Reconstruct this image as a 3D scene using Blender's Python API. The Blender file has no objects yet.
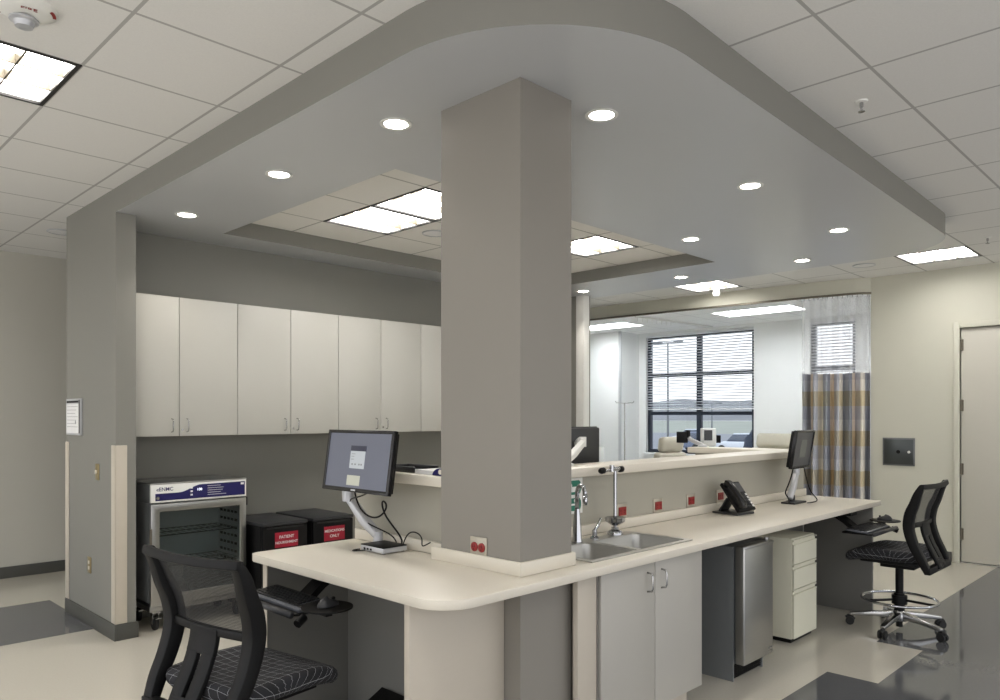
import bpy, bmesh, math, random
from mathutils import Vector, Matrix
random.seed(7)
SC = bpy.context.scene
COL = SC.collection
PI = math.pi
C = 0.858      # counter top height
S = 2.866      # soffit underside
T = 3.027      # lay-in ceiling
TR = 2.985     # ceiling inside the soffit recess
P0 = 0.607     # ceiling grid pitch

# ------------------------------------------------------------------ materials
def lin(c):
    return tuple(((v / 12.92) if v <= .04045 else ((v + .055) / 1.055) ** 2.4) for v in c)

def rgb(r, g, b):
    return lin((r / 255, g / 255, b / 255)) + (1,)

def new_mat(name):
    m = bpy.data.materials.new(name)
    m.use_nodes = True
    nt = m.node_tree
    return m, nt, nt.nodes['Principled BSDF'], nt.nodes['Material Output']

def mat(name, col, rough=.5, metal=0., noise=.03, scale=40., bump=0., spec=.5, coat=0., coords='Object', stretch=None):
    """plain surface with a faint procedural mottling and optional bump"""
    m, nt, b, out = new_mat(name)
    L = nt.links.new
    tc = nt.nodes.new('ShaderNodeTexCoord')
    n = nt.nodes.new('ShaderNodeTexNoise')
    n.inputs['Scale'].default_value = scale
    n.inputs['Detail'].default_value = 4
    src = tc.outputs[coords]
    if stretch:
        mp = nt.nodes.new('ShaderNodeMapping')
        mp.inputs['Scale'].default_value = stretch
        L(src, mp.inputs['Vector'])
        src = mp.outputs['Vector']
    L(src, n.inputs['Vector'])
    mix = nt.nodes.new('ShaderNodeMix')
    mix.data_type = 'RGBA'
    lo = tuple(max(0, v * (1 - noise)) for v in col[:3]) + (1,)
    hi = tuple(min(1, v * (1 + noise)) for v in col[:3]) + (1,)
    mix.inputs[6].default_value = lo
    mix.inputs[7].default_value = hi
    L(n.outputs['Fac'], mix.inputs[0])
    L(mix.outputs[2], b.inputs['Base Color'])
    b.inputs['Roughness'].default_value = rough
    b.inputs['Metallic'].default_value = metal
    b.inputs['Specular IOR Level'].default_value = spec
    b.inputs['Coat Weight'].default_value = coat
    if bump:
        bp = nt.nodes.new('ShaderNodeBump')
        bp.inputs['Strength'].default_value = bump
        bp.inputs['Distance'].default_value = .002
        L(n.outputs['Fac'], bp.inputs['Height'])
        L(bp.outputs['Normal'], b.inputs['Normal'])
    return m

def emit_mat(name, col, strength):
    m, nt, b, out = new_mat(name)
    b.inputs['Base Color'].default_value = (.8, .8, .8, 1)
    b.inputs['Emission Color'].default_value = tuple(col) + (1,)
    b.inputs['Emission Strength'].default_value = strength
    n = nt.nodes.new('ShaderNodeTexNoise')
    n.inputs['Scale'].default_value = 3
    r = nt.nodes.new('ShaderNodeMapRange')
    r.inputs['To Min'].default_value = strength * .9
    r.inputs['To Max'].default_value = strength * 1.1
    nt.links.new(n.outputs['Fac'], r.inputs['Value'])
    nt.links.new(r.outputs['Result'], b.inputs['Emission Strength'])
    return m

def grid_mat(name, col, line, x0, y0, pitch, half, rough=.8):
    """lay-in ceiling tiles with the shadow in the grid reveals painted as darker lines, in the room's own metres"""
    m, nt, b, out = new_mat(name)
    L = nt.links.new
    geo = nt.nodes.new('ShaderNodeNewGeometry')
    sep = nt.nodes.new('ShaderNodeSeparateXYZ')
    L(geo.outputs['Position'], sep.inputs[0])
    def line_mask(sock, o):
        a = nt.nodes.new('ShaderNodeMath'); a.operation = 'SUBTRACT'; L(sock, a.inputs[0]); a.inputs[1].default_value = o
        d = nt.nodes.new('ShaderNodeMath'); d.operation = 'DIVIDE'; L(a.outputs[0], d.inputs[0]); d.inputs[1].default_value = pitch
        f = nt.nodes.new('ShaderNodeMath'); f.operation = 'PINGPONG'; L(d.outputs[0], f.inputs[0]); f.inputs[1].default_value = .5
        l = nt.nodes.new('ShaderNodeMath'); l.operation = 'LESS_THAN'; L(f.outputs[0], l.inputs[0]); l.inputs[1].default_value = half / pitch
        return l
    mx = nt.nodes.new('ShaderNodeMath'); mx.operation = 'MAXIMUM'
    L(line_mask(sep.outputs['X'], x0).outputs[0], mx.inputs[0])
    L(line_mask(sep.outputs['Y'], y0).outputs[0], mx.inputs[1])
    n = nt.nodes.new('ShaderNodeTexNoise'); n.inputs['Scale'].default_value = 120; n.inputs['Detail'].default_value = 6
    L(geo.outputs['Position'], n.inputs['Vector'])
    mr = nt.nodes.new('ShaderNodeMix'); mr.data_type = 'RGBA'
    mr.inputs[6].default_value = tuple(v * .95 for v in col[:3]) + (1,)
    mr.inputs[7].default_value = tuple(min(1, v * 1.05) for v in col[:3]) + (1,)
    L(n.outputs['Fac'], mr.inputs[0])
    mix = nt.nodes.new('ShaderNodeMix'); mix.data_type = 'RGBA'
    L(mx.outputs[0], mix.inputs[0]); L(mr.outputs[2], mix.inputs[6]); mix.inputs[7].default_value = line  # line colour stands for the shadow in the reveals
    L(mix.outputs[2], b.inputs['Base Color'])
    b.inputs['Roughness'].default_value = rough
    b.inputs['Specular IOR Level'].default_value = .2
    return m

def see_through(name, col, fac, rough=.5, weave=None, spec_glass=False):
    """thin net, mesh or pane: a surface shader mixed with a transparent one"""
    m, nt, b, out = new_mat(name)
    L = nt.links.new
    tr = nt.nodes.new('ShaderNodeBsdfTransparent')
    mx = nt.nodes.new('ShaderNodeMixShader')
    b.inputs['Base Color'].default_value = col
    b.inputs['Roughness'].default_value = rough
    L(tr.outputs[0], mx.inputs[1])
    if spec_glass:
        g = nt.nodes.new('ShaderNodeBsdfGlossy'); g.inputs['Roughness'].default_value = .02
        fr = nt.nodes.new('ShaderNodeFresnel'); fr.inputs['IOR'].default_value = 1.45
        tr.inputs['Color'].default_value = col
        L(g.outputs[0], mx.inputs[2]); L(fr.outputs[0], mx.inputs[0])
    else:
        L(b.outputs[0], mx.inputs[2])
        mx.inputs[0].default_value = fac
        if weave:
            tc = nt.nodes.new('ShaderNodeTexCoord')
            w = nt.nodes.new('ShaderNodeTexBrick')
            w.offset = 0
            w.inputs['Scale'].default_value = weave
            w.inputs['Mortar Size'].default_value = .012
            w.inputs['Brick Width'].default_value = .05; w.inputs['Row Height'].default_value = .05
            w.inputs['Color1'].default_value = (fac * .7,) * 3 + (1,); w.inputs['Color2'].default_value = (fac * .7,) * 3 + (1,)
            w.inputs['Mortar'].default_value = (min(1, fac * 1.6),) * 3 + (1,)
            L(tc.outputs['UV'], w.inputs['Vector'])
            L(w.outputs['Color'], mx.inputs[0])
    L(mx.outputs[0], out.inputs['Surface'])
    return m

M = {}
M['taupe'] = mat('taupe wall paint', rgb(126, 125, 119), .55, noise=.015, scale=8)
M['taupe2'] = mat('taupe column paint', rgb(130, 126, 119), .5, noise=.015, scale=8)
M['soffit'] = mat('lighter soffit underside', rgb(182, 184, 186), .28, noise=.01, scale=5)  # underside colour is lighter than the fascia
M['beige_wall'] = mat('warm beige wall paint', rgb(200, 199, 185), .6, noise=.012, scale=8)
M['grey_wall'] = mat('pale grey wall paint', rgb(188, 186, 176), .6, noise=.012, scale=8)
M['bay_wall'] = mat('white patient bay paint', rgb(234, 236, 236), .6, noise=.01, scale=8)
M['station_wall'] = mat('greenish taupe half wall paint', rgb(158, 155, 143), .55, noise=.015, scale=8)
M['base'] = mat('dark rubber wall base', rgb(74, 74, 70), .5)
M['laminate'] = mat('cream laminate', rgb(208, 202, 189), .35, noise=.03, scale=150)
M['cab'] = mat('off white laminate', rgb(182, 181, 174), .4, noise=.012, scale=60)
M['cab_low'] = mat('warm grey laminate door', rgb(170, 167, 160), .4, noise=.012, scale=60)
M['cream_panel'] = mat('cream panel', rgb(184, 176, 163), .4, noise=.015, scale=60)
M['drawer'] = mat('cream enamelled steel', rgb(208, 206, 188), .35, noise=.01)
M['dark_panel'] = mat('charcoal laminate panel', rgb(118, 117, 113), .5, noise=.02, scale=80)
M['gap'] = mat('dark recess', rgb(60, 60, 58), .7)
M['steel'] = mat('brushed stainless', rgb(178, 178, 176), .32, 1., noise=.08, scale=12, stretch=(1, 1, 60))
M['steel_h'] = mat('brushed stainless basin', rgb(196, 195, 191), .36, 1., noise=.06, scale=14, stretch=(60, 1, 1))
M['steel_dark'] = mat('dark grey steel side', rgb(116, 119, 121), .45, .3, noise=.05, scale=20)
M['steel_smoke'] = mat('smoked stainless', rgb(88, 92, 93), .35, 1., noise=.06, scale=12, stretch=(1, 1, 40))
M['added_liner'] = mat('light cabinet liner', rgb(196, 198, 196), .45, noise=.03)
M['chrome'] = mat('polished chrome', rgb(176, 178, 182), .1, 1., noise=.01)
M['alu'] = mat('brushed aluminium', rgb(178, 178, 178), .25, 1., noise=.02)
M['silver'] = mat('silver paint', rgb(190, 192, 196), .35, .35)
M['white'] = mat('white plastic', rgb(226, 226, 222), .4, noise=.01)
M['ivory'] = mat('ivory plastic', rgb(222, 216, 200), .4, noise=.01)
M['black'] = mat('black plastic', rgb(10, 10, 11), .5, noise=.05, spec=.22)
M['black_gloss'] = mat('glossy black plastic', rgb(16, 16, 20), .2, noise=.05)
M['kb_case'] = mat('grey keyboard case', rgb(84, 87, 94), .4)
M['charcoal'] = mat('charcoal plastic', rgb(40, 41, 44), .4, noise=.04)
M['key'] = mat('dark grey keys', rgb(24, 25, 28), .4)
M['rubber'] = mat('black rubber', rgb(18, 18, 18), .6)
M['plate'] = mat('satin steel outlet plate', rgb(178, 172, 158), .4, .5)
M['red'] = mat('red plastic', rgb(132, 28, 26), .5)
M['label_red'] = mat('crimson label', rgb(150, 18, 44), .4)
M['navy'] = mat('navy control panel', rgb(32, 30, 88), .3)
M['brass'] = mat('brass outlet plate', rgb(166, 150, 112), .35, .8)
M['green'] = mat('sign green', rgb(20, 110, 88), .5)
M['paper'] = mat('white paper', rgb(226, 226, 226), .7, noise=.02)
M['ink'] = mat('black ink', rgb(20, 20, 22), .7)
M['grey_ink'] = mat('grey ink', rgb(140, 142, 144), .7)
M['frame_dark'] = mat('dark bronze window frame', rgb(40, 48, 62), .4, .2)
M['blind'] = mat('white blind slat', rgb(232, 234, 238), .5)
def blind_mat():
    m, nt, b, out = new_mat('white translucent blind slat')
    b.inputs['Base Color'].default_value = (.86, .88, .9, 1)
    tl = nt.nodes.new('ShaderNodeBsdfTranslucent'); n = nt.nodes.new('ShaderNodeTexNoise'); n.inputs['Scale'].default_value = 30
    rp_ = nt.nodes.new('ShaderNodeMapRange'); rp_.inputs['To Min'].default_value = .5; rp_.inputs['To Max'].default_value = .6
    nt.links.new(n.outputs['Fac'], rp_.inputs['Value'])
    tl.inputs['Color'].default_value = (.92, .94, .97, 1)
    mx = nt.nodes.new('ShaderNodeMixShader')
    nt.links.new(rp_.outputs['Result'], mx.inputs[0]); nt.links.new(b.outputs[0], mx.inputs[1]); nt.links.new(tl.outputs[0], mx.inputs[2]); nt.links.new(mx.outputs[0], out.inputs['Surface'])
    return m
M['slat'] = blind_mat()
M['door'] = mat('cream painted door', rgb(198, 195, 184), .45, noise=.01)
M['hinge'] = mat('dull steel hinge', rgb(110, 104, 92), .4, .8)
M['vinyl'] = mat('beige vinyl', rgb(190, 184, 168), .45)
M['grid_black'] = mat('black light frame', rgb(26, 24, 24), .5)
M['lightbox'] = mat('white enamel reflector', rgb(235, 233, 226), .35)
M['lamp'] = emit_mat('fluorescent lens', (1.0, .97, .935), 15.5)
M['lamp_bay'] = emit_mat('cool fluorescent lens', (.95, .98, 1.0), 19.0)
M['down'] = emit_mat('downlight lens', (1.0, .93, .84), 22.0)
M['ceil'] = grid_mat('lay in ceiling tile', rgb(223, 222, 219), rgb(174, 173, 170), 1.05, 1.16, P0, .0075)
M['ceil_bay'] = grid_mat('white bay ceiling tile', rgb(246, 247, 247), rgb(205, 206, 208), 1.05, 1.16, P0, .006)
M['floor_bounce'] = mat('pale bounce floor', rgb(226, 225, 220), .3, noise=.03, scale=60)  # unseen pale floor added to bounce light onto the bay ceiling
M['ceil_r'] = grid_mat('lay in ceiling tile in recess', rgb(232, 230, 225), rgb(170, 168, 163), 3.127, 3.77, P0, .0075)
M['floor_light'] = mat('polished beige terrazzo', rgb(188, 183, 171), .08, noise=.06, scale=90, spec=.6)
M['floor_dark'] = mat('polished charcoal terrazzo', rgb(92, 93, 95), .07, noise=.12, scale=90, spec=.6)
M['glass'] = see_through('window glass', (.96, .98, 1, 1), 0, spec_glass=True)
M['glass_dark'] = see_through('tinted oven glass', (.72, .76, .77, 1), 0, spec_glass=True)
M['back_mesh'] = see_through('black back netting', rgb(26, 26, 28), .5, .6, weave=9)
M['net'] = see_through('white curtain netting', rgb(236, 238, 244), .2, .8, weave=4)
M['car_white'] = mat('white car paint', rgb(225, 228, 232), .2)
M['car_grey'] = mat('blue grey car paint', rgb(120, 130, 150), .2)
M['car_glass'] = mat('dark car glass', rgb(84, 92, 106), .1)
M['asphalt'] = mat('parking lot asphalt', rgb(128, 129, 132), .9, noise=.15, scale=.3)
M['field'] = mat('winter field grass', rgb(146, 148, 134), .95, noise=.25, scale=.05)
M['hill'] = mat('distant hills', rgb(124, 124, 124), .95, noise=.2, scale=.02)
M['shrub'] = mat('dark blue spruce', rgb(44, 52, 66), .9)

def fabric_mat():
    """black seat cloth woven with an irregular white check"""
    m, nt, b, out = new_mat('black cloth with white check')
    L = nt.links.new
    tc = nt.nodes.new('ShaderNodeTexCoord')
    nz = nt.nodes.new('ShaderNodeTexNoise'); nz.inputs['Scale'].default_value = 9
    L(tc.outputs['UV'], nz.inputs['Vector'])
    ad = nt.nodes.new('ShaderNodeMixRGB'); ad.blend_type = 'ADD'; ad.inputs[0].default_value = .012
    L(tc.outputs['UV'], ad.inputs[1]); L(nz.outputs['Color'], ad.inputs[2])
    br = nt.nodes.new('ShaderNodeTexBrick'); br.offset = 0
    br.inputs['Scale'].default_value = 1
    br.inputs['Brick Width'].default_value = .046; br.inputs['Row Height'].default_value = .038
    br.inputs['Mortar Size'].default_value = .0007
    br.inputs['Color1'].default_value = rgb(14, 14, 18); br.inputs['Color2'].default_value = rgb(26, 26, 32)
    br.inputs['Mortar'].default_value = rgb(150, 152, 156)
    L(ad.outputs[0], br.inputs['Vector'])
    L(br.outputs['Color'], b.inputs['Base Color'])
    b.inputs['Roughness'].default_value = .85
    return m
M['fabric'] = fabric_mat()

def plaid_mat():
    """cubicle curtain: vertical slate, cream and navy stripes crossed by ochre and grey bands"""
    m, nt, b, out = new_mat('plaid curtain cloth')
    L = nt.links.new
    tc = nt.nodes.new('ShaderNodeTexCoord')
    sep = nt.nodes.new('ShaderNodeSeparateXYZ'); L(tc.outputs['UV'], sep.inputs[0])
    def ramp(sock, period, stops):
        d = nt.nodes.new('ShaderNodeMath'); d.operation = 'DIVIDE'; L(sock, d.inputs[0]); d.inputs[1].default_value = period
        f = nt.nodes.new('ShaderNodeMath'); f.operation = 'FRACT'; L(d.outputs[0], f.inputs[0])
        r = nt.nodes.new('ShaderNodeValToRGB'); r.color_ramp.interpolation = 'CONSTANT'
        e = r.color_ramp.elements
        e[0].position = stops[0][0]; e[0].color = stops[0][1]
        e[1].position = stops[1][0]; e[1].color = stops[1][1]
        for p, c in stops[2:]:
            q = e.new(p); q.color = c
        L(f.outputs[0], r.inputs[0])
        return r
    a = ramp(sep.outputs['X'], .62, [(0, rgb(158, 161, 169)), (.26, rgb(232, 226, 214)), (.45, rgb(196, 198, 206)), (.70, rgb(226, 212, 194)), (.86, rgb(138, 142, 152))])
    v = ramp(sep.outputs['Y'], .445, [(0, rgb(244, 245, 247)), (.28, rgb(222, 223, 228)), (.62, rgb(220, 208, 174))])
    mx = nt.nodes.new('ShaderNodeMixRGB'); mx.blend_type = 'MULTIPLY'; mx.inputs[0].default_value = .85
    L(a.outputs[0], mx.inputs[1]); L(v.outputs[0], mx.inputs[2])
    L(mx.outputs[0], b.inputs['Base Color'])
    b.inputs['Roughness'].default_value = .8
    return m
M['plaid'] = plaid_mat()

def screen_mat(name, col, strength):
    m, nt, b, out = new_mat(name)
    b.inputs['Base Color'].default_value = (.02, .02, .02, 1)
    b.inputs['Roughness'].default_value = .3
    g = nt.nodes.new('ShaderNodeTexNoise'); g.inputs['Scale'].default_value = 2
    r = nt.nodes.new('ShaderNodeMix'); r.data_type = 'RGBA'
    r.inputs[6].default_value = tuple(v * .92 for v in col[:3]) + (1,); r.inputs[7].default_value = col
    nt.links.new(g.outputs['Fac'], r.inputs[0])
    nt.links.new(r.outputs[2], b.inputs['Emission Color'])
    b.inputs['Emission Strength'].default_value = strength
    return m
M['screen'] = screen_mat('lit grey blue screen', rgb(118, 122, 138), .62)
M['screen_white'] = screen_mat('lit dialog box', rgb(205, 210, 214), .75)
M['screen_note'] = screen_mat('lit pale yellow note', rgb(208, 208, 190), .75)
M['screen_navy'] = screen_mat('lit navy title bar', rgb(44, 48, 74), .6)
M['screen_dim'] = screen_mat('dim dark screen', rgb(64, 64, 66), .5)
M['screen_dim2'] = screen_mat('dim screen dialog', rgb(96, 98, 90), .6)
M['led'] = emit_mat('pale display digits', (.8, .85, 1), 1.2)

# ------------------------------------------------------------------ mesh helpers
def BM():
    return bmesh.new()

def link(name, me, m=None, parent=None, smooth=False):
    o = bpy.data.objects.new(name, me)
    COL.objects.link(o)
    if m is not None:
        for q in (m if isinstance(m, (list, tuple)) else [m]):
            me.materials.append(q)
    if parent is not None:
        o.parent = parent
    if smooth:
        for p in me.polygons:
            p.use_smooth = True
        if smooth is not True:
            me.set_sharp_from_angle(angle=math.radians(smooth))
    return o

def obj(name, bm, m, parent=None, smooth=False, bevel=0., seg=2):
    bmesh.ops.recalc_face_normals(bm, faces=bm.faces)
    if bevel:
        es = [e for e in bm.edges if len(e.link_faces) == 2 and e.calc_face_angle(0) > .5]
        bmesh.ops.bevel(bm, geom=es, offset=bevel, segments=seg, profile=.5, affect='EDGES', clamp_overlap=True)
        if not smooth:
            smooth = 40
    me = bpy.data.meshes.new(name)
    bm.to_mesh(me); bm.free()
    return link(name, me, m, parent, smooth)

def box(bm, x0, x1, y0, y1, z0, z1, mx=None, mi=0):
    vs = [bm.verts.new(v) for v in ((x0, y0, z0), (x1, y0, z0), (x1, y1, z0), (x0, y1, z0), (x0, y0, z1), (x1, y0, z1), (x1, y1, z1), (x0, y1, z1))]
    if mx is not None:
        for v in vs:
            v.co = mx @ v.co
    for f in ((0, 3, 2, 1), (4, 5, 6, 7), (0, 1, 5, 4), (1, 2, 6, 5), (2, 3, 7, 6), (3, 0, 4, 7)):
        bm.faces.new([vs[i] for i in f]).material_index = mi
    return bm

def bx(*a, **k):
    return box(BM(), *a, **k)

def basis(d):
    d = Vector(d).normalized()
    u = Vector((0, 0, 1)) if abs(d.z) < .95 else Vector((1, 0, 0))
    a = d.cross(u).normalized()
    return a, d.cross(a).normalized() * -1

def tube(bm, pts, r, n=10, cap=True):
    pts = [Vector(p) for p in pts]
    rs = r if isinstance(r, (list, tuple)) else [r] * len(pts)
    rings, a = [], None
    for i, p in enumerate(pts):
        d = (pts[min(i + 1, len(pts) - 1)] - pts[max(i - 1, 0)])
        if d.length < 1e-9:
            d = Vector((0, 0, 1))
        d.normalize()
        if a is None:
            a, _ = basis(d)
        a = (a - d * a.dot(d))
        if a.length < 1e-6:
            a, _ = basis(d)
        a.normalize()
        b = d.cross(a)
        rings.append([bm.verts.new(p + (a * math.cos(2 * PI * k / n) + b * math.sin(2 * PI * k / n)) * rs[i]) for k in range(n)])
    for A, B in zip(rings, rings[1:]):
        for k in range(n):
            bm.faces.new((A[k], A[(k + 1) % n], B[(k + 1) % n], B[k]))
    if cap:
        bm.faces.new(rings[0][::-1]); bm.faces.new(rings[-1])
    return bm

def sweep(bm, pts, w, h, side):
    """rectangular bar along pts; w along SIDE, h across it"""
    pts = [Vector(p) for p in pts]
    s = Vector(side).normalized()
    rings = []
    for i, p in enumerate(pts):
        d = (pts[min(i + 1, len(pts) - 1)] - pts[max(i - 1, 0)]).normalized()
        n = d.cross(s).normalized()
        ww = w[i] if isinstance(w, (list, tuple)) else w
        hh = h[i] if isinstance(h, (list, tuple)) else h
        sd = n.cross(d).normalized()
        rings.append([bm.verts.new(p + sd * a * ww / 2 + n * b * hh / 2) for a, b in ((-1, -1), (1, -1), (1, 1), (-1, 1))])
    for A, B in zip(rings, rings[1:]):
        for k in range(4):
            bm.faces.new((A[k], A[(k + 1) % 4], B[(k + 1) % 4], B[k]))
    bm.faces.new(rings[0][::-1]); bm.faces.new(rings[-1])
    return bm

def lathe(bm, prof, n=24, c=(0, 0, 0), mx=None):
    """prof: (radius, z) pairs round the vertical axis"""
    c = Vector(c)
    rings = []
    for r, z in prof:
        if r < 1e-6:
            rings.append([bm.verts.new(c + Vector((0, 0, z)))])
        else:
            rings.append([bm.verts.new(c + Vector((r * math.cos(2 * PI * k / n), r * math.sin(2 * PI * k / n), z))) for k in range(n)])
    if mx is not None:
        for R in rings:
            for v in R:
                v.co = mx @ v.co
    for A, B in zip(rings, rings[1:]):
        for k in range(n):
            k2 = (k + 1) % n
            q = ([A[0]] if len(A) == 1 else [A[k], A[k2]]) + ([B[0]] if len(B) == 1 else [B[k2], B[k]])
            if len(q) > 2:
                bm.faces.new(q)
    return bm

def cyl(bm, p, q, r, n=16):
    return tube(bm, [p, q], r, n)

def prism(bm, outer, z0, z1, holes=(), mi=(0, 0, 0)):
    """solid between z0 and z1 over a polygon with holes; mi = material of bottom, top, sides"""
    loops = [outer] + list(holes)
    tops = []
    for z, m_ in ((z0, mi[0]), (z1, mi[1])):
        vl, ed = [], []
        for lp in loops:
            vs = [bm.verts.new((x, y, z)) for x, y in lp]
            vl.append(vs)
            ed += [bm.edges.new((vs[i], vs[(i + 1) % len(vs)])) for i in range(len(vs))]
        r = bmesh.ops.triangle_fill(bm, use_beauty=True, use_dissolve=False, edges=ed)
        for g in r['geom']:
            if isinstance(g, bmesh.types.BMFace):
                g.material_index = m_
        tops.append(vl)
    for a, b in zip(tops[0], tops[1]):
        for i in range(len(a)):
            j = (i + 1) % len(a)
            bm.faces.new((a[i], a[j], b[j], b[i])).material_index = mi[2]
    return bm

def arc(cx, cy, r, a0, a1, n=10):
    return [(cx + r * math.cos(math.radians(a0 + (a1 - a0) * i / n)), cy + r * math.sin(math.radians(a0 + (a1 - a0) * i / n))) for i in range(n + 1)]

def text(name, s, size, m, parent, loc, rot=(PI / 2, 0, 0), depth=.0006, align='CENTER', xs=1.):
    cu = bpy.data.curves.new(name, 'FONT')
    cu.body = s; cu.size = size; cu.align_x = align; cu.align_y = 'CENTER'; cu.extrude = depth; cu.offset = size * .012
    t = bpy.data.objects.new('tmp', cu)
    COL.objects.link(t)
    dg = bpy.context.evaluated_depsgraph_get()
    me = bpy.data.meshes.new_from_object(t.evaluated_get(dg))
    COL.objects.unlink(t); bpy.data.objects.remove(t)
    me.materials.clear()
    o = link(name, me, m, parent)
    o.location = loc; o.rotation_euler = rot; o.scale = (xs, 1, 1)
    return o

# ------------------------------------------------------------------ scene helpers
def tag(o, label, cat, group=None):
    o['label'] = label; o['category'] = cat
    if group:
        o['group'] = group
    return o

def thing(name, label, cat, loc=(0, 0, 0), rot=(0, 0, 0), group=None):
    o = bpy.data.objects.new(name, None)
    o.empty_display_size = .1
    COL.objects.link(o)
    o.location = loc; o.rotation_euler = rot
    return tag(o, label, cat, group)

def struct(name, bm, m, parent=None, **k):
    o = obj(name, bm, m, parent, **k)
    if parent is None:
        o['kind'] = 'structure'
    return o

def dup(root, loc=None, rot=None, label=None):
    def rec(o, par):
        c = o.copy(); COL.objects.link(c)
        if par is not None:
            c.parent = par
            c.matrix_parent_inverse = o.matrix_parent_inverse.copy()
        for ch in o.children:
            rec(ch, c)
        return c
    r = rec(root, None)
    if loc is not None: r.location = loc
    if rot is not None: r.rotation_euler = rot
    if label: r['label'] = label
    return r

# =================================================================== ROOM SHELL
X0, X1, Y0, Y1 = -3.0, 11.8, -3.0, 10.0
# floor: beige terrazzo with charcoal fields
def floor_dark(x, y):
    if y < 1.74 and x > 1.2 and x < 8.8:
        return not (4.5 < x < 5.33 and y > 1.46)
    return x < 1.785 and 5.77 < y < 6.93
fb = BM()
xs = sorted({X0, 1.2, 1.785, 4.5, 5.33, 8.8, 12.0}); ys = sorted({Y0, 1.46, 1.74, 5.77, 6.93, Y1})
fv = {(i, j): fb.verts.new((x, y, 0)) for i, x in enumerate(xs) for j, y in enumerate(ys)}
for i in range(len(xs) - 1):
    for j in range(len(ys) - 1):
        f = fb.faces.new((fv[i, j], fv[i + 1, j], fv[i + 1, j + 1], fv[i, j + 1]))
        f.material_index = 2 if xs[i] > 8.7 else 1 if floor_dark((xs[i] + xs[i + 1]) / 2, (ys[j] + ys[j + 1]) / 2) else 0
geo = bmesh.ops.extrude_face_region(fb, geom=fb.faces[:])
for g in geo['geom']:
    if isinstance(g, bmesh.types.BMVert):
        g.co.z = -.1
struct('floor', fb, [M['floor_light'], M['floor_dark'], M['floor_bounce']])

# ceiling: one quad per lay-in tile, left open where a light sits
MAIN_LIGHTS = [(-1, 4, 'v'), (11, 1, 'v'), (11, 5, 'v'),
               (-1, -1, 'h'), (3, -3, 'h'), (7, -3, 'h'), (11, -4, 'h'), (-5, 1, 'h'), (-5, 5, 'h'), (-2, 9, 'h'), (-1, -5, 'h'), (-4, 9, 'h'), (-4, 8, 'h')]  # unseen lights added to fill the room and the back wall
BAY = [(10.14, 4.42, .61, 1.22), (10.14, 7.18, .61, 1.22)]
cb = BM(); cbay = BM()
gx = [1.05 + P0 * i for i in range(-7, 19)]; gy = [1.16 + P0 * j for j in range(-7, 15)]
open_cells = {(i, j) for i, j, _ in MAIN_LIGHTS}
for i in range(-7, 18):
    for j in range(-7, 14):
        x, y = 1.05 + P0 * i, 1.16 + P0 * j
        if (i, j) in open_cells:
            continue
        if x > 2.6 and x + P0 < 6.05 and y > 3.35 and y + P0 < 5.42:
            continue
        if x > 9.3 and any(x < bx_ + w and x + P0 > bx_ and y < by_ + d and y + P0 > by_ for bx_, by_, w, d in BAY):
            continue
        box(cbay if x > 8.7 else cb, x, x + P0, y, y + P0, T, T + .02)
# strips round the two bay lights
for bx_, by_, w, d in BAY:
    i0 = math.floor((bx_ - 1.05) / P0); i1 = math.ceil((bx_ + w - 1.05) / P0)
    j0 = math.floor((by_ - 1.16) / P0); j1 = math.ceil((by_ + d - 1.16) / P0)
    xa, xb, ya, yb = 1.05 + P0 * i0, 1.05 + P0 * i1, 1.16 + P0 * j0, 1.16 + P0 * j1
    for r in ((xa, bx_, ya, yb), (bx_ + w, xb, ya, yb), (bx_, bx_ + w, ya, by_), (bx_, bx_ + w, by_ + d, yb)):
        if r[1] - r[0] > .002 and r[3] - r[2] > .002:
            box(cbay, r[0], r[1], r[2], r[3], T, T + .02)
struct('ceiling', cb, M['ceil'])
struct('ceiling_bay', cbay, M['ceil_bay'])
struct('ceiling_deck', bx(X0 - .1, 12.1, Y0 - .1, Y1 + .1, T + .14, T + .2), M['white'])

# outer walls
W = T + .14
struct('wall_back', bx(X0 - .12, 7.0, 8.15, 8.27, 0, W), M['grey_wall'])
struct('wall_corridor_side', bx(6.9, 7.0, 8.27, Y1, 0, W), M['grey_wall'])
struct('wall_corridor_end', bx(6.9, 12.0, Y1, Y1 + .12, 0, W), M['bay_wall'])
struct('baseboard_back', bx(X0, 7.0, 8.135, 8.15, 0, .105), M['base'], bevel=.003)
# right wall with the door opening
DY0, DY1, DZ = 1.0, 2.067, 2.403
rw = BM()
box(rw, 8.8, 8.92, Y0, DY0 - .0, 0, W)
box(rw, 8.8, 8.92, DY0, DY1, DZ, W)
box(rw, 8.8, 8.92, DY1, 2.93, 0, W)
struct('wall_right', rw, M['beige_wall'])
br = BM()
box(br, 8.786, 8.8, 2.14, 2.93, 0, .1); box(br, 8.786, 8.8, Y0, DY0 - .07, 0, .1)
struct('baseboard_right', br, M['base'], bevel=.003)
struct('wall_sky_block', bx(9.3, 9.36, .8, 2.3, 0, W), M['grey_wall'])  # added out of view, keeps sky light from showing under the door
d = BM(); box(d, 8.815, 8.86, DY0 + .006, DY1 - .006, .012, DZ - .006)
door = struct('door_1', d, M['door'], bevel=.002)
df = BM()
box(df, 8.775, 8.925, DY1, DY1 + .055, 0, DZ + .055); box(df, 8.775, 8.925, DY0 - .055, DY0, 0, DZ + .055); box(df, 8.775, 8.925, DY0, DY1, DZ, DZ + .055)
obj('door_frame', df, M['beige_wall'], door, bevel=.004)
for z in (.235, .90, 1.55, 2.17):
    h = BM(); cyl(h, (8.806, DY1 - .006, z), (8.806, DY1 - .006, z + .115), .011, 10)
    box(h, 8.807, 8.816, DY1 - .03, DY1 - .004, z, z + .115)
    obj('hinge', h, M['hinge'], door)
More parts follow.
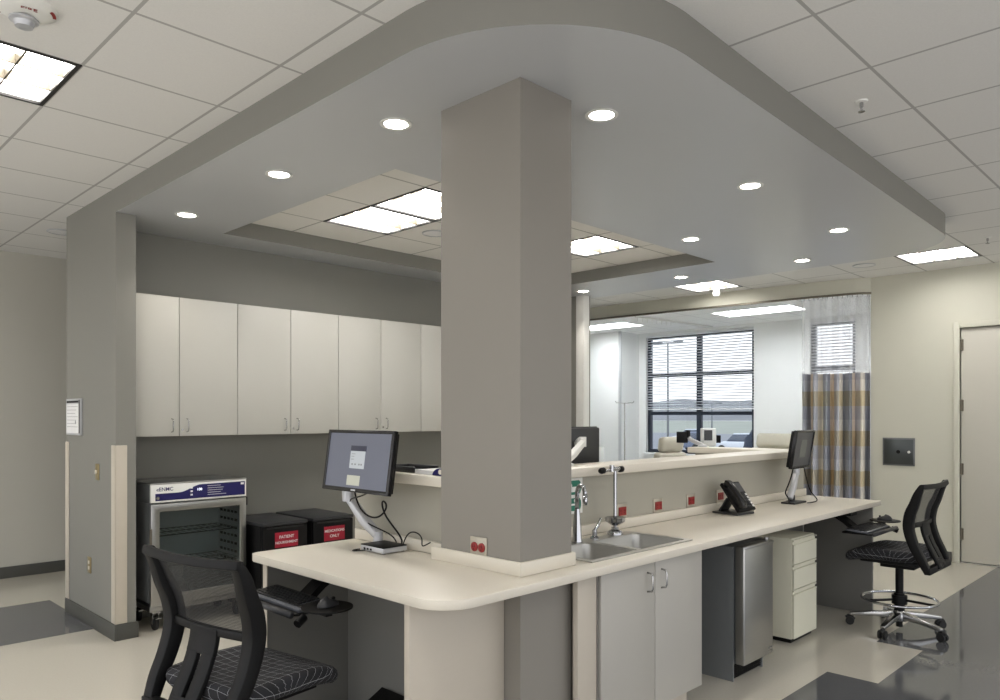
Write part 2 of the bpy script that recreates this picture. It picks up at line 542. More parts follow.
h = BM(); cyl(h, (8.815, DY0 + .08, 1.0), (8.76, DY0 + .08, 1.0), .012); box(h, 8.75, 8.765, DY0 + .06, DY0 + .2, .99, 1.01); lathe(h, [(0, 0), (.03, 0), (.03, .008), (0, .008)], 20, mx=Matrix.Translation((8.815, DY0 + .08, 1.0)) @ Matrix.Rotation(-PI / 2, 4, 'Y'))
obj('door_handle', h, M['alu'], door)

# bay: side wall, window wall with two openings, stepped wall at the far end
struct('wall_bay_side', bx(8.92, 12.0, 2.81, 2.93, 0, W), M['bay_wall'])
WZ0, WZ1 = .83, 2.975
WA, WB = (5.76, 7.86), (4.15, 4.83)
ww = BM()
for a, b in ((2.93, WB[0]), (WB[1], WA[0]), (WA[1], Y1)):
    box(ww, 11.8, 12.0, a, b, 0, W)
for a, b in (WA, WB):
    box(ww, 11.8, 12.0, a, b, 0, WZ0); box(ww, 11.8, 12.0, a, b, WZ1, W)
struct('wall_window', ww, M['bay_wall'])
struct('wall_bay_step', bx(11.22, 11.8, 8.02, Y1, 0, T), M['bay_wall'])
# trim where the step meets the recess
struct('trim_1', bx(11.2, 11.222, 8.0, 8.05, 0, T), M['silver'])

def window(name, a, b, ncol, z_rows):
    f = BM()
    x0, x1 = 11.86, 11.93
    for y in [a + .03] + [a + (b - a) * (k + 1) / ncol for k in range(ncol - 1)] + [b - .03]:
        hw = .03 if abs(y - a) < .05 or abs(y - b) < .05 else .042
        box(f, x0, x1, y - hw, y + hw, WZ0, WZ1)
    for z in [WZ0 + .03] + z_rows + [WZ1 - .03]:
        box(f, x0 + .003, x1 - .003, a, b, z - .03, z + .03)
    w = struct(name, f, M['frame_dark'])
    obj('pane', bx(11.893, 11.899, a + .02, b - .02, WZ0 + .02, WZ1 - .02), M['glass'], w)
    obj('window_sill', bx(11.72, 11.86, a - .03, b + .03, WZ0 - .04, WZ0), M['bay_wall'], w, bevel=.006)
    return w
window('window_1', WA[0], WA[1], 2, [1.545, 2.235])
window('window_2', WB[0], WB[1], 1, [1.545, 2.235])

def blind(a, b, z0, tilt, label):
    t = thing('venetian_blind', label, 'blind', (11.83, (a + b) / 2, WZ1))
    obj('headrail', bx(-.025, .025, -(b - a) / 2, (b - a) / 2, -.045, -.005), M['blind'], t, bevel=.003)
    sl = BM()
    z = -.075; w = (b - a) / 2 - .01
    while z > z0 - WZ1 + .03:
        mx = Matrix.Translation((0, 0, z)) @ Matrix.Rotation(tilt, 4, 'Y')
        box(sl, -.02, .02, -w, w, -.0008, .0008, mx)
        z -= .048
    s_ = obj('slats', sl, M['slat'], t)
    s_['kind'] = 'stuff'
    for y in (-w * .75, w * .75):
        obj('ladder_cord', cyl(BM(), (0.0, y, -.04), (0.0, y, z0 - WZ1), .0015, 6), M['blind'], t)
    obj('bottom_rail', bx(-.02, .02, -w, w, z0 - WZ1 - .012, z0 - WZ1 + .008), M['blind'], t, bevel=.003)
    return t
blind(WA[0], WA[1], 1.62, .35, 'white horizontal blind lowered over the wide four-row window facing the parking lot')
blind(WB[0], WB[1], .9, .5, 'white horizontal blind in the narrow window seen through the curtain netting')

# curved header over the bay opening, with the curtain track under it
hp = [(8.80, 2.93), (8.735, 3.0), (8.70, 3.1), (8.665, 3.3), (8.63, 3.6), (8.58, 4.1), (8.53, 5.0), (8.48, 6.2), (8.44, 7.4), (8.40, 9.995)]
HZ = 2.868
hb = BM()
prev = None
for x, y in hp:
    cur = [bm_v for bm_v in (hb.verts.new((x, y, HZ)), hb.verts.new((x, y, T)), hb.verts.new((x + .14, y + .02, T)), hb.verts.new((x + .14, y + .02, HZ)))]
    if prev:
        for k in range(4):
            hb.faces.new((prev[k], prev[(k + 1) % 4], cur[(k + 1) % 4], cur[k]))
    else:
        hb.faces.new(cur[::-1])
    prev = cur
hb.faces.new(prev)
struct('wall_header', hb, M['beige_wall'], smooth=30)
tk = BM(); sweep(tk, [(x - .006, y, HZ - .012) for x, y in hp], .035, .022, (1, 0, 0))
tag(obj('curtain_track', tk, M['hinge']), 'long curved metal curtain track under the beige header of the patient bay', 'curtain track')
tk = BM(); sweep(tk, [(9.55, 6.55, T - .02), (11.6, 6.4, T - .02)], .03, .025, (0, 1, 0))
for k in range(8):
    y = 6.55 - .15 * k / 8
    cyl(tk, (9.6 + .12 * k, 6.55 - .009 * k, T - .03), (9.6 + .12 * k, 6.55 - .009 * k, T - .09), .004, 6)
tag(obj('curtain_track', tk, M['white']), 'straight white curtain track with bare hooks on the bay ceiling in front of the window', 'curtain track')

# nurse station walls
struct('wall_wing_left', bx(1.772, 1.90, 5.355, 6.43, 0, S), M['taupe'])
struct('wall_cabinets', bx(1.90, 6.715, 5.82, 6.0, 0, S), M['taupe'])
struct('wall_wing_right', bx(6.715, 6.84, 5.31, 6.43, 0, S), M['taupe'])
bl = BM()
box(bl, 1.759, 1.772, 5.342, 6.43, 0, .108); box(bl, 1.772, 1.912, 5.342, 5.355, 0, .108)
struct('baseboard_wing', bl, M['base'], bevel=.002)
def guard(x, y, sx, sy, z0, z1, w=.085):
    g = BM()
    t_ = .008
    box(g, x - (t_ if sx > 0 else w), x + (w if sx > 0 else t_), *((y - t_, y) if sy > 0 else (y, y + t_)), z0, z1)
    box(g, *((x - t_, x) if sx > 0 else (x, x + t_)), *((y - t_, y + w) if sy > 0 else (y - w, y + t_)), z0, z1)
    return g
M['guard'] = mat('cream corner guard', rgb(190, 182, 168), .4, noise=.01)
struct('trim_2', guard(1.772, 5.355, 1, 1, .11, 1.305, .07), M['guard'], bevel=.004)
struct('trim_3', guard(1.772, 6.43, 1, -1, .11, 1.305, .07), M['guard'], bevel=.004)
struct('trim_4', guard(6.715, 5.31, 1, 1, .1, S, .10), M['white'], bevel=.004)

# soffit: rounded slab with a rectangular recess
so = [(1.772, 6.43), (1.772, 4.2)] + [(1.764 + .75 - .75 * math.cos(math.radians(a)), 1.497 + .75 - .75 * math.sin(math.radians(a))) for a in range(0, 91, 5)]
so += [(6.30 + .65 * math.sin(math.radians(a)), 1.595 + .65 - .65 * math.cos(math.radians(a))) for a in range(0, 91, 5)] + [(6.955, 6.43)]
RX0, RX1, RY0, RY1 = 2.548, 6.083, 3.33, 5.43
hole = [(RX0, RY0), (RX1, RY0), (RX1, RY1), (RX0, RY1)]
sb = BM(); prism(sb, so, S, T + .005, [hole], mi=(1, 0, 0))
soff = struct('ceiling_soffit', sb, [M['taupe'], M['soffit']], smooth=30)
REC_LIGHTS = [(3.127, 3.77), (3.127, 3.77 + P0), (3.127 + 3 * P0, 3.77)]
rc = BM()
rxs = [RX0] + [3.127 + P0 * i for i in range(0, 5)] + [RX1]; rys = [RY0] + [3.77 + P0 * j for j in range(0, 3)] + [RY1]
for i in range(len(rxs) - 1):
    for j in range(len(rys) - 1):
        if any(abs(rxs[i] - a) < .01 and abs(rys[j] - b) < .01 for a, b in REC_LIGHTS):
            continue
        box(rc, rxs[i], rxs[i + 1], rys[j], rys[j + 1], TR, TR + .018)
struct('ceiling_recess', rc, M['ceil_r'])

# column, from floor to soffit, in front of the inner corner of the L-shaped counter
KX0, KX1, KY0, KY1 = 2.208, 2.530, 2.066, 2.551
struct('column', bx(KX0, KX1, KY0, KY1, 0, S), M['taupe2'])
# half walls with ledges (left leg, front leg, right leg)
hw = BM()
box(hw, 2.305, 2.42, KY1, 3.36, 0, 1.176)
struct('wall_half_left', hw, M['station_wall'])
struct('wall_half_front', bx(KX1, 6.1, 2.55, 2.66, 0, 1.176), M['station_wall'])
struct('wall_half_right', bx(5.985, 6.1, 2.66, 3.47, 0, 1.176), M['station_wall'])
ld = BM(); box(ld, 2.25, 2.50, KY1 + .002, 3.40, 1.177, 1.226)
tag(obj('ledge', ld, M['laminate'], bevel=.006), 'short cream ledge on the half wall behind the monitor left of the column', 'ledge')
ld = BM(); prism(ld, [(KX1 + .002, 2.50), (6.15, 2.50), (6.15, 3.50), (5.90, 3.50), (5.90, 2.76), (KX1 + .002, 2.76)], 1.177, 1.226)
tag(obj('ledge', ld, M['laminate'], bevel=.006), 'long cream ledge on the half wall behind the sink, turning at its far end', 'ledge')

# =================================================================== COUNTER
out = [(1.73, 3.33), (1.70, 3.318), (1.69, 3.29)]
out += [(1.69 + .15 - .15 * math.cos(math.radians(a)), 1.945 + .15 - .15 * math.sin(math.radians(a))) for a in range(0, 91, 10)]
out += [(6.11, 1.962), (6.117, 1.97), (6.117, 2.525), (KX1 + .002, 2.525), (KX1 + .002, KY0 - .002), (KX0 - .002, KY0 - .002), (KX0 - .002, KY1 + .002), (2.28, KY1 + .002), (2.28, 3.33)]
SX0, SX1, SY0, SY1 = 2.63, 3.475, 2.03, 2.44
ct = BM(); prism(ct, out, C - .036, C, [[(SX0 + .01, SY0 + .01), (SX1 - .01, SY0 + .01), (SX1 - .01, SY1 - .01), (SX0 + .01, SY1 - .01)]])
top = obj('countertop', ct, M['laminate'], bevel=.004, seg=2)
tag(top, 'L-shaped cream laminate countertop wrapping round the column, rounded at its outer corner', 'countertop')
sp = BM()
box(sp, KX1 + .04, 6.1, 2.526, 2.549, C, C + .055)
box(sp, 2.281, 2.304, KY1 + .05, 3.33, C, C + .055)
obj('backsplash', sp, M['laminate'], top, bevel=.003)
cbm = BM()
q = .014
q2 = .0012
prism(cbm, [(KX0 - q, KY0 - q), (KX1 + q, KY0 - q), (KX1 + q, 2.524), (KX1 + q2, 2.524), (KX1 + q2, KY0 - q2), (KX0 - q2, KY0 - q2), (KX0 - q2, KY1 + .055), (KX0 - q, KY1 + .055)], C + .0005, C + .058)
obj('column_curb', cbm, M['laminate'], top, bevel=.003)

# supports below the counter
t = BM(); box(t, 1.712, KX0 - .002, 2.155, 2.185, 0, C - .037)
tag(obj('support_panel', t, M['cream_panel'], bevel=.002), 'cream support panel under the rounded counter corner beside the column', 'panel')
t = thing('support_panel', 'charcoal end panel with cream edge under the far end of the left counter', 'panel', (1.735, 3.25, 0))
obj('board', bx(.006, .54, 0, .028, 0, C - .037), M['dark_panel'], t)
obj('edge_band', bx(0, .0055, -.004, .032, 0, C - .037), M['cream_panel'], t)
t = BM(); box(t, 2.184, 2.206, 2.187, 3.248, .0, C - .037)
tag(obj('modesty_panel', t, M['dark_panel']), 'flat charcoal modesty panel closing the knee space under the left counter', 'panel')
t = BM(); box(t, 6.03, 6.06, 2.0, 2.52, 0, C - .037)
tag(obj('support_panel', t, M['dark_panel'], bevel=.002), 'charcoal end panel under the right end of the sink counter', 'panel')
t = BM(); box(t, 3.53, 6.028, 2.526, 2.546, 0, C - .037)
tag(obj('modesty_panel', t, M['dark_panel']), 'long charcoal modesty panel behind the stainless refrigerator and cream drawers', 'panel')
t = BM(); box(t, 2.50, 2.628, 2.006, 2.035, 0, C - .037)
tag(obj('filler_strip', t, M['cream_panel'], bevel=.002), 'narrow cream filler strip between the column and the sink cabinet', 'filler')

def pull(bm, x, y, z0, z1, proj=.03, r=.0045):
    """arched bar handle standing off a front that faces -Y"""
    tube(bm, [(x, y, z0), (x, y - proj * .8, z0 + .004), (x, y - proj, z0 + .018), (x, y - proj, z1 - .018), (x, y - proj * .8, z1 - .004), (x, y, z1)], r, 8)
    return bm

# sink base cabinet
t = thing('sink_cabinet', 'two-door grey-white base cabinet below the double sink', 'cabinet', (2.65, 2.02, 0))
w = 3.517 - 2.65
b = BM()
box(b, 0, .018, 0, .49, .106, C - .04); box(b, w - .018, w, 0, .49, .106, C - .04); box(b, .018, w - .018, 0, .49, .106, .124); box(b, .018, w - .018, .475, .49, .124, C - .04)
box(b, .018, w - .018, 0, .018, C - .07, C - .04)
obj('body', b, M['cab_low'], t)
obj('toe_kick', bx(.0, w, .07, .085, 0, .105), M['cream_panel'], t)
for k, (a, e, hx) in enumerate(((.004, .426, .37), (.430, w - .003, .49))):
    dd = obj('door', bx(a, e, -.021, -.002, .108, C - .05), M['cab_low'], t, bevel=.002)
    obj('handle', pull(BM(), hx - .008, -.021, .675, .765), M['alu'], dd, smooth=True)

# stainless undercounter refrigerator
t = thing('undercounter_refrigerator', 'stainless undercounter refrigerator with dark sides, between sink cabinet and cream drawers', 'refrigerator', (3.95, 2.04, 0))
b = BM(); box(b, 0, .37, .012, .46, .095, .762); box(b, 0, .012, .012, .46, .0, .095); box(b, .358, .37, .012, .46, 0, .095); box(b, .012, .358, .06, .46, 0, .095)
obj('body', b, M['steel_dark'], t)
dr = obj('door', bx(.008, .37, -.052, .004, .10, .768), M['steel'], t, bevel=.006, seg=3)
obj('handle_lip', bx(.012, .366, -.058, -.052, .752, .766), M['steel'], dr, bevel=.004)
hg = BM(); cyl(hg, (.345, -.02, .765), (.345, -.02, .782), .012, 12); box(hg, .32, .37, -.03, .05, .77, .775)
obj('hinge', hg, M['steel'], t)
gr = BM()
box(gr, .014, .356, .03, .04, .008, .084)
for k in range(6):
    box(gr, .014, .356, .018, .03, .012 + .012 * k, .018 + .012 * k)
obj('grille', gr, M['black'], t)
obj('badge', bx(.31, .355, -.0535, -.0525, .125, .14), M['alu'], t)

# cream three-drawer pedestal
t = thing('drawer_pedestal', 'cream steel three-drawer pedestal under the counter by the drafting chair', 'drawer unit', (4.87, 2.10, 0))
w = .37
obj('body', bx(0, w, .016, .42, .03, .693), M['drawer'], t, bevel=.003)
obj('plinth', bx(.02, w - .02, .03, .40, 0, .03), M['black'], t)
for z0, z1 in ((.035, .355), (.36, .52), (.525, .685)):
    dd = BM()
    box(dd, .003, w - .003, 0, .015, z0, z1 - .03)
    box(dd, .003, w - .003, .010, .015, z1 - .03, z1 - .012)
    box(dd, .003, w - .003, 0, .015, z1 - .012, z1)
    d1 = obj('drawer', dd, M['drawer'], t)
    obj('pull_lip', bx(.01, w - .01, -.006, .002, z1 - .036, z1 - .028), M['drawer'], d1, bevel=.0015)
lk = BM(); cyl(lk, (w - .03, .001, .679), (w - .03, -.004, .679), .008, 12)
obj('lock', lk, M['alu'], t)

# wall cabinets over the back wall: five units, the first with a narrow left door
CZ0, CZ1, CY = 1.357, 2.36, 5.49
units = [((1.905, 2.24, 2.684), 'leftmost of the off-white wall cabinets, next to the grey wing wall'),
         ((2.684, 3.135, 3.584), 'second off-white wall cabinet from the wing wall'),
         ((3.584, 4.027, 4.486), 'third off-white wall cabinet from the wing wall, above the monitor'),
         ((4.486, 4.93, 5.38), 'off-white wall cabinet disappearing behind the column')]
for (a, m_, e), lab in units:
    t = thing('wall_cabinet', lab, 'cabinet', (a, CY, CZ0), group='wall cabinets along the back wall')
    b = BM(); W_ = e - a
    box(b, 0, W_, 0.0, .33, 0, CZ1 - CZ0)
    obj('body', b, M['cab'], t)
    for s_, (p, q_) in enumerate(((0, m_ - a), (m_ - a, W_))):
        dd = obj('door', bx(p + .0025, q_ - .0025, -.02, -.001, .001, CZ1 - CZ0 - .002), M['cab'], t, bevel=.0015)
        hx = q_ - .055 if s_ == 0 else p + .055
        obj('handle', pull(BM(), hx, -.02, .03, .125), M['alu'], dd, smooth=True)
        if s_ == 1:
            lk = BM(); cyl(lk, (p + .022, -.02, .045), (p + .022, -.026, .045), .008, 12)
            obj('lock', lk, M['alu'], dd)

# =================================================================== SINK AND TAPS
t = thing('double_sink', 'double-bowl stainless drop-in sink in the counter right of the column', 'sink', (SX0, SY0, C))
w, dpt = SX1 - SX0, SY1 - SY0
bowls = [(.035, .39, .03, .335), (.425, w - .03, .03, .335)]
rim = BM()
prism(rim, [(0, 0), (w, 0), (w, dpt), (0, dpt)], .0005, .006, [[(a, c_), (b_, c_), (b_, d_), (a, d_)] for a, b_, c_, d_ in bowls])
obj('rim', rim, M['steel_h'], t)
for a, b_, c_, d_ in bowls:
    bo = BM()
    def ring(i, z, inset):
        r_ = .05
        pts = arc(b_ - inset - r_, d_ - inset - r_, r_, 0, 90, 5) + arc(a + inset + r_, d_ - inset - r_, r_, 90, 180, 5) + arc(a + inset + r_, c_ + inset + r_, r_, 180, 270, 5) + arc(b_ - inset - r_, c_ + inset + r_, r_, 270, 360, 5)
        return [bo.verts.new((x, y, z)) for x, y in pts]
    rg = [ring(0, .004, -.012), ring(1, .0, 0), ring(2, -.14, .012), ring(3, -.165, .045)]
    for A, B in zip(rg, rg[1:]):
        for k in range(len(A)):
            k2 = (k + 1) % len(A)
            bo.faces.new((A[k], A[k2], B[k2], B[k]))
    bo.faces.new(rg[-1])
    o = obj('bowl', bo, M['steel_h'], t, smooth=50)
    dn = BM(); lathe(dn, [(0, .003), (.03, .003), (.04, 0), (.04, -.002), (0, -.002)], 20, c=((a + b_) / 2, (c_ + d_) / 2, -.163))
    obj('drain', dn, M['chrome'], o, smooth=40)

t = thing('gooseneck_faucet', 'chrome pull-down faucet with thick base standing beside the column', 'faucet', (2.985, 2.40, C + .006), (0, 0, -.3))
b = BM(); lathe(b, [(0, 0), (.028, 0), (.028, .006), (.024, .02), (.019, .11), (.014, .16), (.012, .17), (0, .17)], 20)
obj('base', b, M['chrome'], t, smooth=40)
b = BM()
pts = [(0, 0, .165), (0, 0, .245)] + [(0, -.035 + .035 * math.cos(a), .245 + .045 * math.sin(a)) for a in [PI * k / 10 for k in range(1, 10)]] + [(0, -.07, .235)]
tube(b, pts, .011, 12)
obj('spout', b, M['chrome'], t, smooth=True)
b = BM(); tube(b, [(0, -.07, .243), (0, -.071, .215), (0, -.072, .195)], [.013, .014, .011], 12)
obj('spray_head', b, M['chrome'], t, smooth=True)
t = thing('faucet_lever', 'small chrome lever valve between the faucet and the eyewash pipe', 'faucet lever', (3.135, 2.405, C + .006))
b = BM(); lathe(b, [(0, 0), (.024, 0), (.024, .008), (.014, .014), (.013, .045), (0, .05)], 18)
obj('base', b, M['chrome'], t, smooth=40)
b = BM(); tube(b, [(0, 0, .042), (.03, .0, .065), (.06, .005, .10)], [.009, .008, .006], 10)
obj('lever', b, M['chrome'], t, smooth=True)
t = thing('eyewash_pipe', 'tall chrome eyewash pipe with cross head and two black nozzles behind the sink', 'eyewash', (3.325, 2.412, C + .006))
b = BM(); lathe(b, [(0, 0), (.042, 0), (.042, .01), (.035, .02), (.02, .028), (.02, .04), (0, .04)], 20)
lathe(b, [(0, .05), (.02, .05), (.052, .07), (.056, .092), (.05, .094), (.02, .08), (0, .08)], 20, c=(0, 0, -.0))
obj('base', b, M['chrome'], t, smooth=40)
b = BM(); cyl(b, (0, 0, .04), (0, 0, .365), .010, 12); cyl(b, (-.035, 0, .352), (.05, 0, .352), .012, 12); cyl(b, (-.03, 0, .34), (-.03, 0, .375), .014, 12)
cyl(b, (-.03, 0, .352), (-.10, .0, .345), .007, 10)
obj('pipe', b, M['chrome'], t, smooth=40)
for x in (-.135, .03):
    b = BM(); tube(b, [(x, 0, .348), (x + .012, 0, .349), (x + .034, 0, .35), (x + .04, 0, .35)], [.012, .017, .017, .012], 12)
    obj('nozzle', b, M['black'], t, smooth=40)
# eyewash sign with green pictograms on the half wall
t = thing('eyewash_sign', 'white sign with green eyewash pictograms on the half wall beside the column', 'sign', (3.125, 2.5495, 1.085))
obj('board', bx(-.085, .085, -.006, 0, -.105, .085), M['white'], t, bevel=.001)
b = BM()
prism(b, [(x, z) for x, z in arc(.052, .0, .02, -90, 90, 6) + arc(-.052, .0, .02, 90, 270, 6)], -.0071, -.006)
for v in b.verts: v.co = Vector((v.co.x, v.co.z, v.co.y * 1.9 + .035))
obj('pictogram', b, M['green'], t)
b = BM()
prism(b, [(x, z) for x, z in arc(.052, .0, .02, -90, 90, 6) + arc(-.052, .0, .02, 90, 270, 6)], -.0071, -.006)
for v in b.verts: v.co = Vector((v.co.x, v.co.z, v.co.y * 1.7 - .055))
obj('pictogram', b, M['green'], t)
b = BM(); lathe(b, [(0, 0), (.014, 0), (.014, .001), (0, .001)], 16, mx=Matrix.Translation((-.02, -.0072, .045)) @ Matrix.Rotation(PI / 2, 4, 'X')); box(b, -.03, .03, -.0082, -.0072, .012, .04)
obj('figure', b, M['white'], t)
b = BM(); box(b, -.05, .04, -.0082, -.0072, -.06, -.05); lathe(b, [(0, 0), (.01, 0), (.01, .001), (0, .001)], 16, mx=Matrix.Translation((.02, -.0072, -.035)) @ Matrix.Rotation(PI / 2, 4, 'X'))
obj('figure', b, M['white'], t)

# red emergency outlets
def outlet(lab, loc, rz, grp, duo=False):
    t = thing('red_outlet', lab, 'outlet', loc, (0, 0, rz), grp)
    obj('cover_plate', bx(-.05, .05, -.006, 0, -.042, .042), M['plate'], t, bevel=.002)
    for x in ((-.022, .022) if duo else (0,)):
        b = BM()
        if duo:
            lathe(b, [(0, 0), (.02, 0), (.02, .004), (.017, .006), (0, .006)], 20, mx=Matrix.Translation((x, -.0055, 0)) @ Matrix.Rotation(PI / 2, 4, 'X'))
        else:
            box(b, x - .034, x + .034, -.0115, -.0055, -.024, .024)
        rc_ = obj('receptacle', b, M['red'], t, smooth=40)
        for q_ in ((0,) if duo else (-.017, .017)):
            s_ = BM()
            box(s_, x + q_ - .006, x + q_ - .004, -.0122, -.0112, -.002, .010); box(s_, x + q_ + .004, x + q_ + .006, -.0122, -.0112, -.002, .010)
            cyl(s_, (x + q_, -.0122, -.010), (x + q_, -.0112, -.010), .0025, 8)
            obj('slot', s_, M['black'], rc_)
    return t
G_ = 'red outlets above the sink counter'
for (x, lab) in ((3.575, 'red outlet on the half wall just right of the eyewash pipe'), (3.95, 'second red outlet from the eyewash pipe on the half wall'),
                 (4.335, 'third red outlet from the eyewash pipe, left of the desk phone'), (4.72, 'red outlet partly hidden behind the black desk phone')):
    outlet(lab, (x, 2.5495, .955), 0, G_)
outlet('double red outlet low on the left face of the column', (KX0 - .0005, 2.305, .948), -PI / 2, None, True)

# =================================================================== COMPUTER ON THE LEFT COUNTER
def rot(loc, rz, ax=0):
    return dict(loc=loc, rot=(ax, 0, rz))

t = thing('computer_monitor', 'black-framed monitor with a lit login box, on an arm over the left counter', 'monitor', (2.10, 3.033, 1.285), (-math.radians(8), 0, -PI / 2))
w, h = .272, .150
b = BM()
prism(b, [(-w, -h), (w, -h), (w, h), (-w, h)], -.012, .012, [[(-w + .018, -h + .02), (w - .018, -h + .02), (w - .018, h - .016), (-w + .018, h - .016)]])
for v in b.verts: v.co = Vector((v.co.x, v.co.z, v.co.y))
obj('bezel', b, M['black_gloss'], t, bevel=.003)
obj('screen', bx(-w + .016, w - .016, -.006, .0, -h + .018, h - .014), M['screen'], t)
bk = BM(); box(bk, -w + .01, w - .01, .012, .03, -h + .01, h - .01); box(bk, -.12, .12, .03, .045, -.1, .09)
obj('back_shell', bk, M['black'], t, bevel=.006)
sc_ = obj('login_window', bx(-.062, .058, -.0075, -.006, -.036, .048), M['screen_white'], t)
obj('title_bar', bx(-.062, .062, -.0085, -.006, .048, .074), M['screen_navy'], sc_)
lg = BM()
for z, x1 in ((.034, -.02), (.022, -.028), (.008, -.03)):
    box(lg, -.052, x1, -.0082, -.0076, z - .0015, z + .0015)
for x in (-.045, -.02, .012, .03):
    box(lg, x, x + .012, -.0082, -.0076, -.02, -.012)
obj('text_line', lg, M['grey_ink'], sc_)
obj('message_box', bx(-.07, .035, -.0075, -.006, -.118, -.07), M['screen_note'], t)
obj('maker_badge', bx(-.018, .018, -.0135, -.0125, -h + .006, -h + .014), M['silver'], t)

t = thing('monitor_arm', 'silver monitor arm clamped to the left counter beside its small black box', 'monitor arm', (2.235, 3.06, C + .001))
b = BM(); lathe(b, [(0, 0), (.045, 0), (.045, .012), (.025, .02), (.024, .07), (0, .07)], 20)
obj('base', b, M['silver'], t, smooth=40)
b = BM(); sweep(b, [(0, 0, .05), (-.03, .07, .12), (-.07, .15, .235)], [.05, .055, .045], [.035, .04, .035], (1, .2, 0))
obj('lower_arm', b, M['silver'], t, bevel=.01, seg=3)
b = BM(); lathe(b, [(0, -.04), (.03, -.04), (.032, 0), (.03, .04), (0, .04)], 18, c=(-.07, .155, .255)); sweep(b, [(-.07, .155, .27), (-.09, .09, .36), (-.1, .0, .41)], .04, .03, (1, 0, 0))
obj('upper_arm', b, M['silver'], t, smooth=40)
b = BM(); box(b, -.105, -.095, -.055, .055, .37, .48); cyl(b, (-.115, 0, .42), (-.09, 0, .42), .02, 12)
obj('mount_plate', b, M['black'], t)

t = thing('thin_client', 'small flat black-topped silver computer box on the left counter', 'mini computer', (2.17, 2.925, C + .001))
obj('case', bx(-.07, .07, -.09, .09, .004, .027), M['silver'], t, bevel=.003)
obj('top_cover', bx(-.07, .07, -.09, .09, .0272, .032), M['black'], t, bevel=.002)
f_ = BM()
for x in (-.055, .055):
    for y in (-.075, .075):
        cyl(f_, (x, y, 0), (x, y, .004), .008, 10)
obj('foot', f_, M['rubber'], t)
p_ = BM()
for y in (.0, .025, .05):
    box(p_, -.0715, -.07, y, y + .014, .009, .018)
obj('port', p_, M['black'], t)

def cable(pts, r, lab, cat='cable', m='black'):
    cu = bpy.data.curves.new('cable', 'CURVE'); cu.dimensions = '3D'
    s_ = cu.splines.new('NURBS'); s_.points.add(len(pts) - 1)
    for p, q_ in zip(s_.points, pts):
        p.co = (*q_, 1)
    s_.use_endpoint_u = True; s_.order_u = 4
    cu.bevel_depth = r; cu.bevel_resolution = 3; cu.resolution_u = 8
    o = bpy.data.objects.new('power_cable', cu); COL.objects.link(o)
    dg = bpy.context.evaluated_depsgraph_get()
    me = bpy.data.meshes.new_from_object(o.evaluated_get(dg))
    COL.objects.unlink(o); bpy.data.objects.remove(o)
    o = link('cable', me, M[m], smooth=True)
    return tag(o, lab, cat)
cable([(2.13, 3.11, 1.14), (2.15, 3.12, 1.05), (2.20, 3.06, .98), (2.22, 2.98, 1.03), (2.21, 2.95, 1.08), (2.2, 2.99, 1.10), (2.21, 2.98, 1.02), (2.23, 2.90, .95), (2.24, 2.86, .90), (2.252, 2.90, .88)], .0045, 'thick black looped cable hanging behind the monitor on the left counter')
cable([(2.12, 2.97, 1.14), (2.13, 3.08, 1.10), (2.15, 3.2, 1.10), (2.17, 3.19, 1.02), (2.2, 3.08, .96), (2.25, 2.99, .93), (2.262, 2.95, .90), (2.253, 2.93, .875)], .0035, 'thin black cable running down the silver arm on the left counter')
cable([(2.25, 2.88, .88), (2.262, 2.87, .94), (2.262, 2.80, .96), (2.262, 2.74, .93), (2.26, 2.76, .88), (2.262, 2.72, .90), (2.262, 2.69, .915)], .003, 'thin black lead arching from the small box towards the column')
cable([(2.088, 2.96, .868), (2.06, 2.98, .866), (2.04, 3.0, .864), (2.06, 3.03, .864), (2.086, 3.0, .868)], .003, 'short black cable loop in front of the small box on the counter')

# keyboards on pull-out trays
def keyboard_tray(loc, rz, lab):
    """local: user at -y; origin on the tray's front edge centre"""
    t = thing('keyboard_tray', lab, 'keyboard tray', loc, (0, 0, rz))
    b = BM(); prism(b, arc(.20, .03, .03, -90, 0, 4) + [(.23, .20)] + [(-.23, .20)] + arc(-.20, .03, .03, 180, 270, 4), -.012, 0)
    obj('platform', b, M['black'], t, bevel=.003)
    b = BM(); tube(b, [(-.23, -.012, -.002), (.23, -.012, -.002)], .014, 12)
    obj('palm_rest', b, M['charcoal'], t, smooth=True)
    b = BM(); lathe(b, [(0, -.006), (.09, -.006), (.105, -.003), (.105, .003), (.09, .004), (0, .004)], 28, c=(.33, .095, .03)); box(b, .2, .33, .09, .12, -.01, .022)
    obj('mouse_platform', b, M['black'], t, smooth=40)
    b = BM(); sweep(b, [(0, .18, -.012), (0, .26, .05), (0, .34, .095)], .09, .03, (1, 0, 0)); box(b, -.06, .06, .2, .46, .088, .112)
    obj('bracket', b, M['black'], t)
    b = BM(); cyl(b, (.26, .03, -.012), (.275, -.01, -.03), .018, 12)
    obj('knob', b, M['black'], t, smooth=40)
    return t
def keyboard(loc, rz, lab):
    t = thing('keyboard', lab, 'keyboard', loc, (0, 0, rz))
    b = BM()
    sweep(b, [(-.225, .085, .008), (.225, .085, .008)], .15, .014, (0, 1, .06))
    obj('case', b, M['kb_case'], t, bevel=.003)
    kb = BM()
    for r_ in range(6):
        y = .145 - r_ * .0215
        z = .0165 + (y - .08) * .06
        x = -.215
        while x < .214:
            wd = .017
            if r_ == 5 and -.12 < x < .0:
                wd = .1
            if not (.075 < x < .085 or .148 < x < .155):
                box(kb, x, min(x + wd, .218), y - .008, y + .008, z - .003, z + .004)
            x += wd + .0035
    k_ = obj('keys', kb, M['key'], t)
    k_['kind'] = 'stuff'
    return t
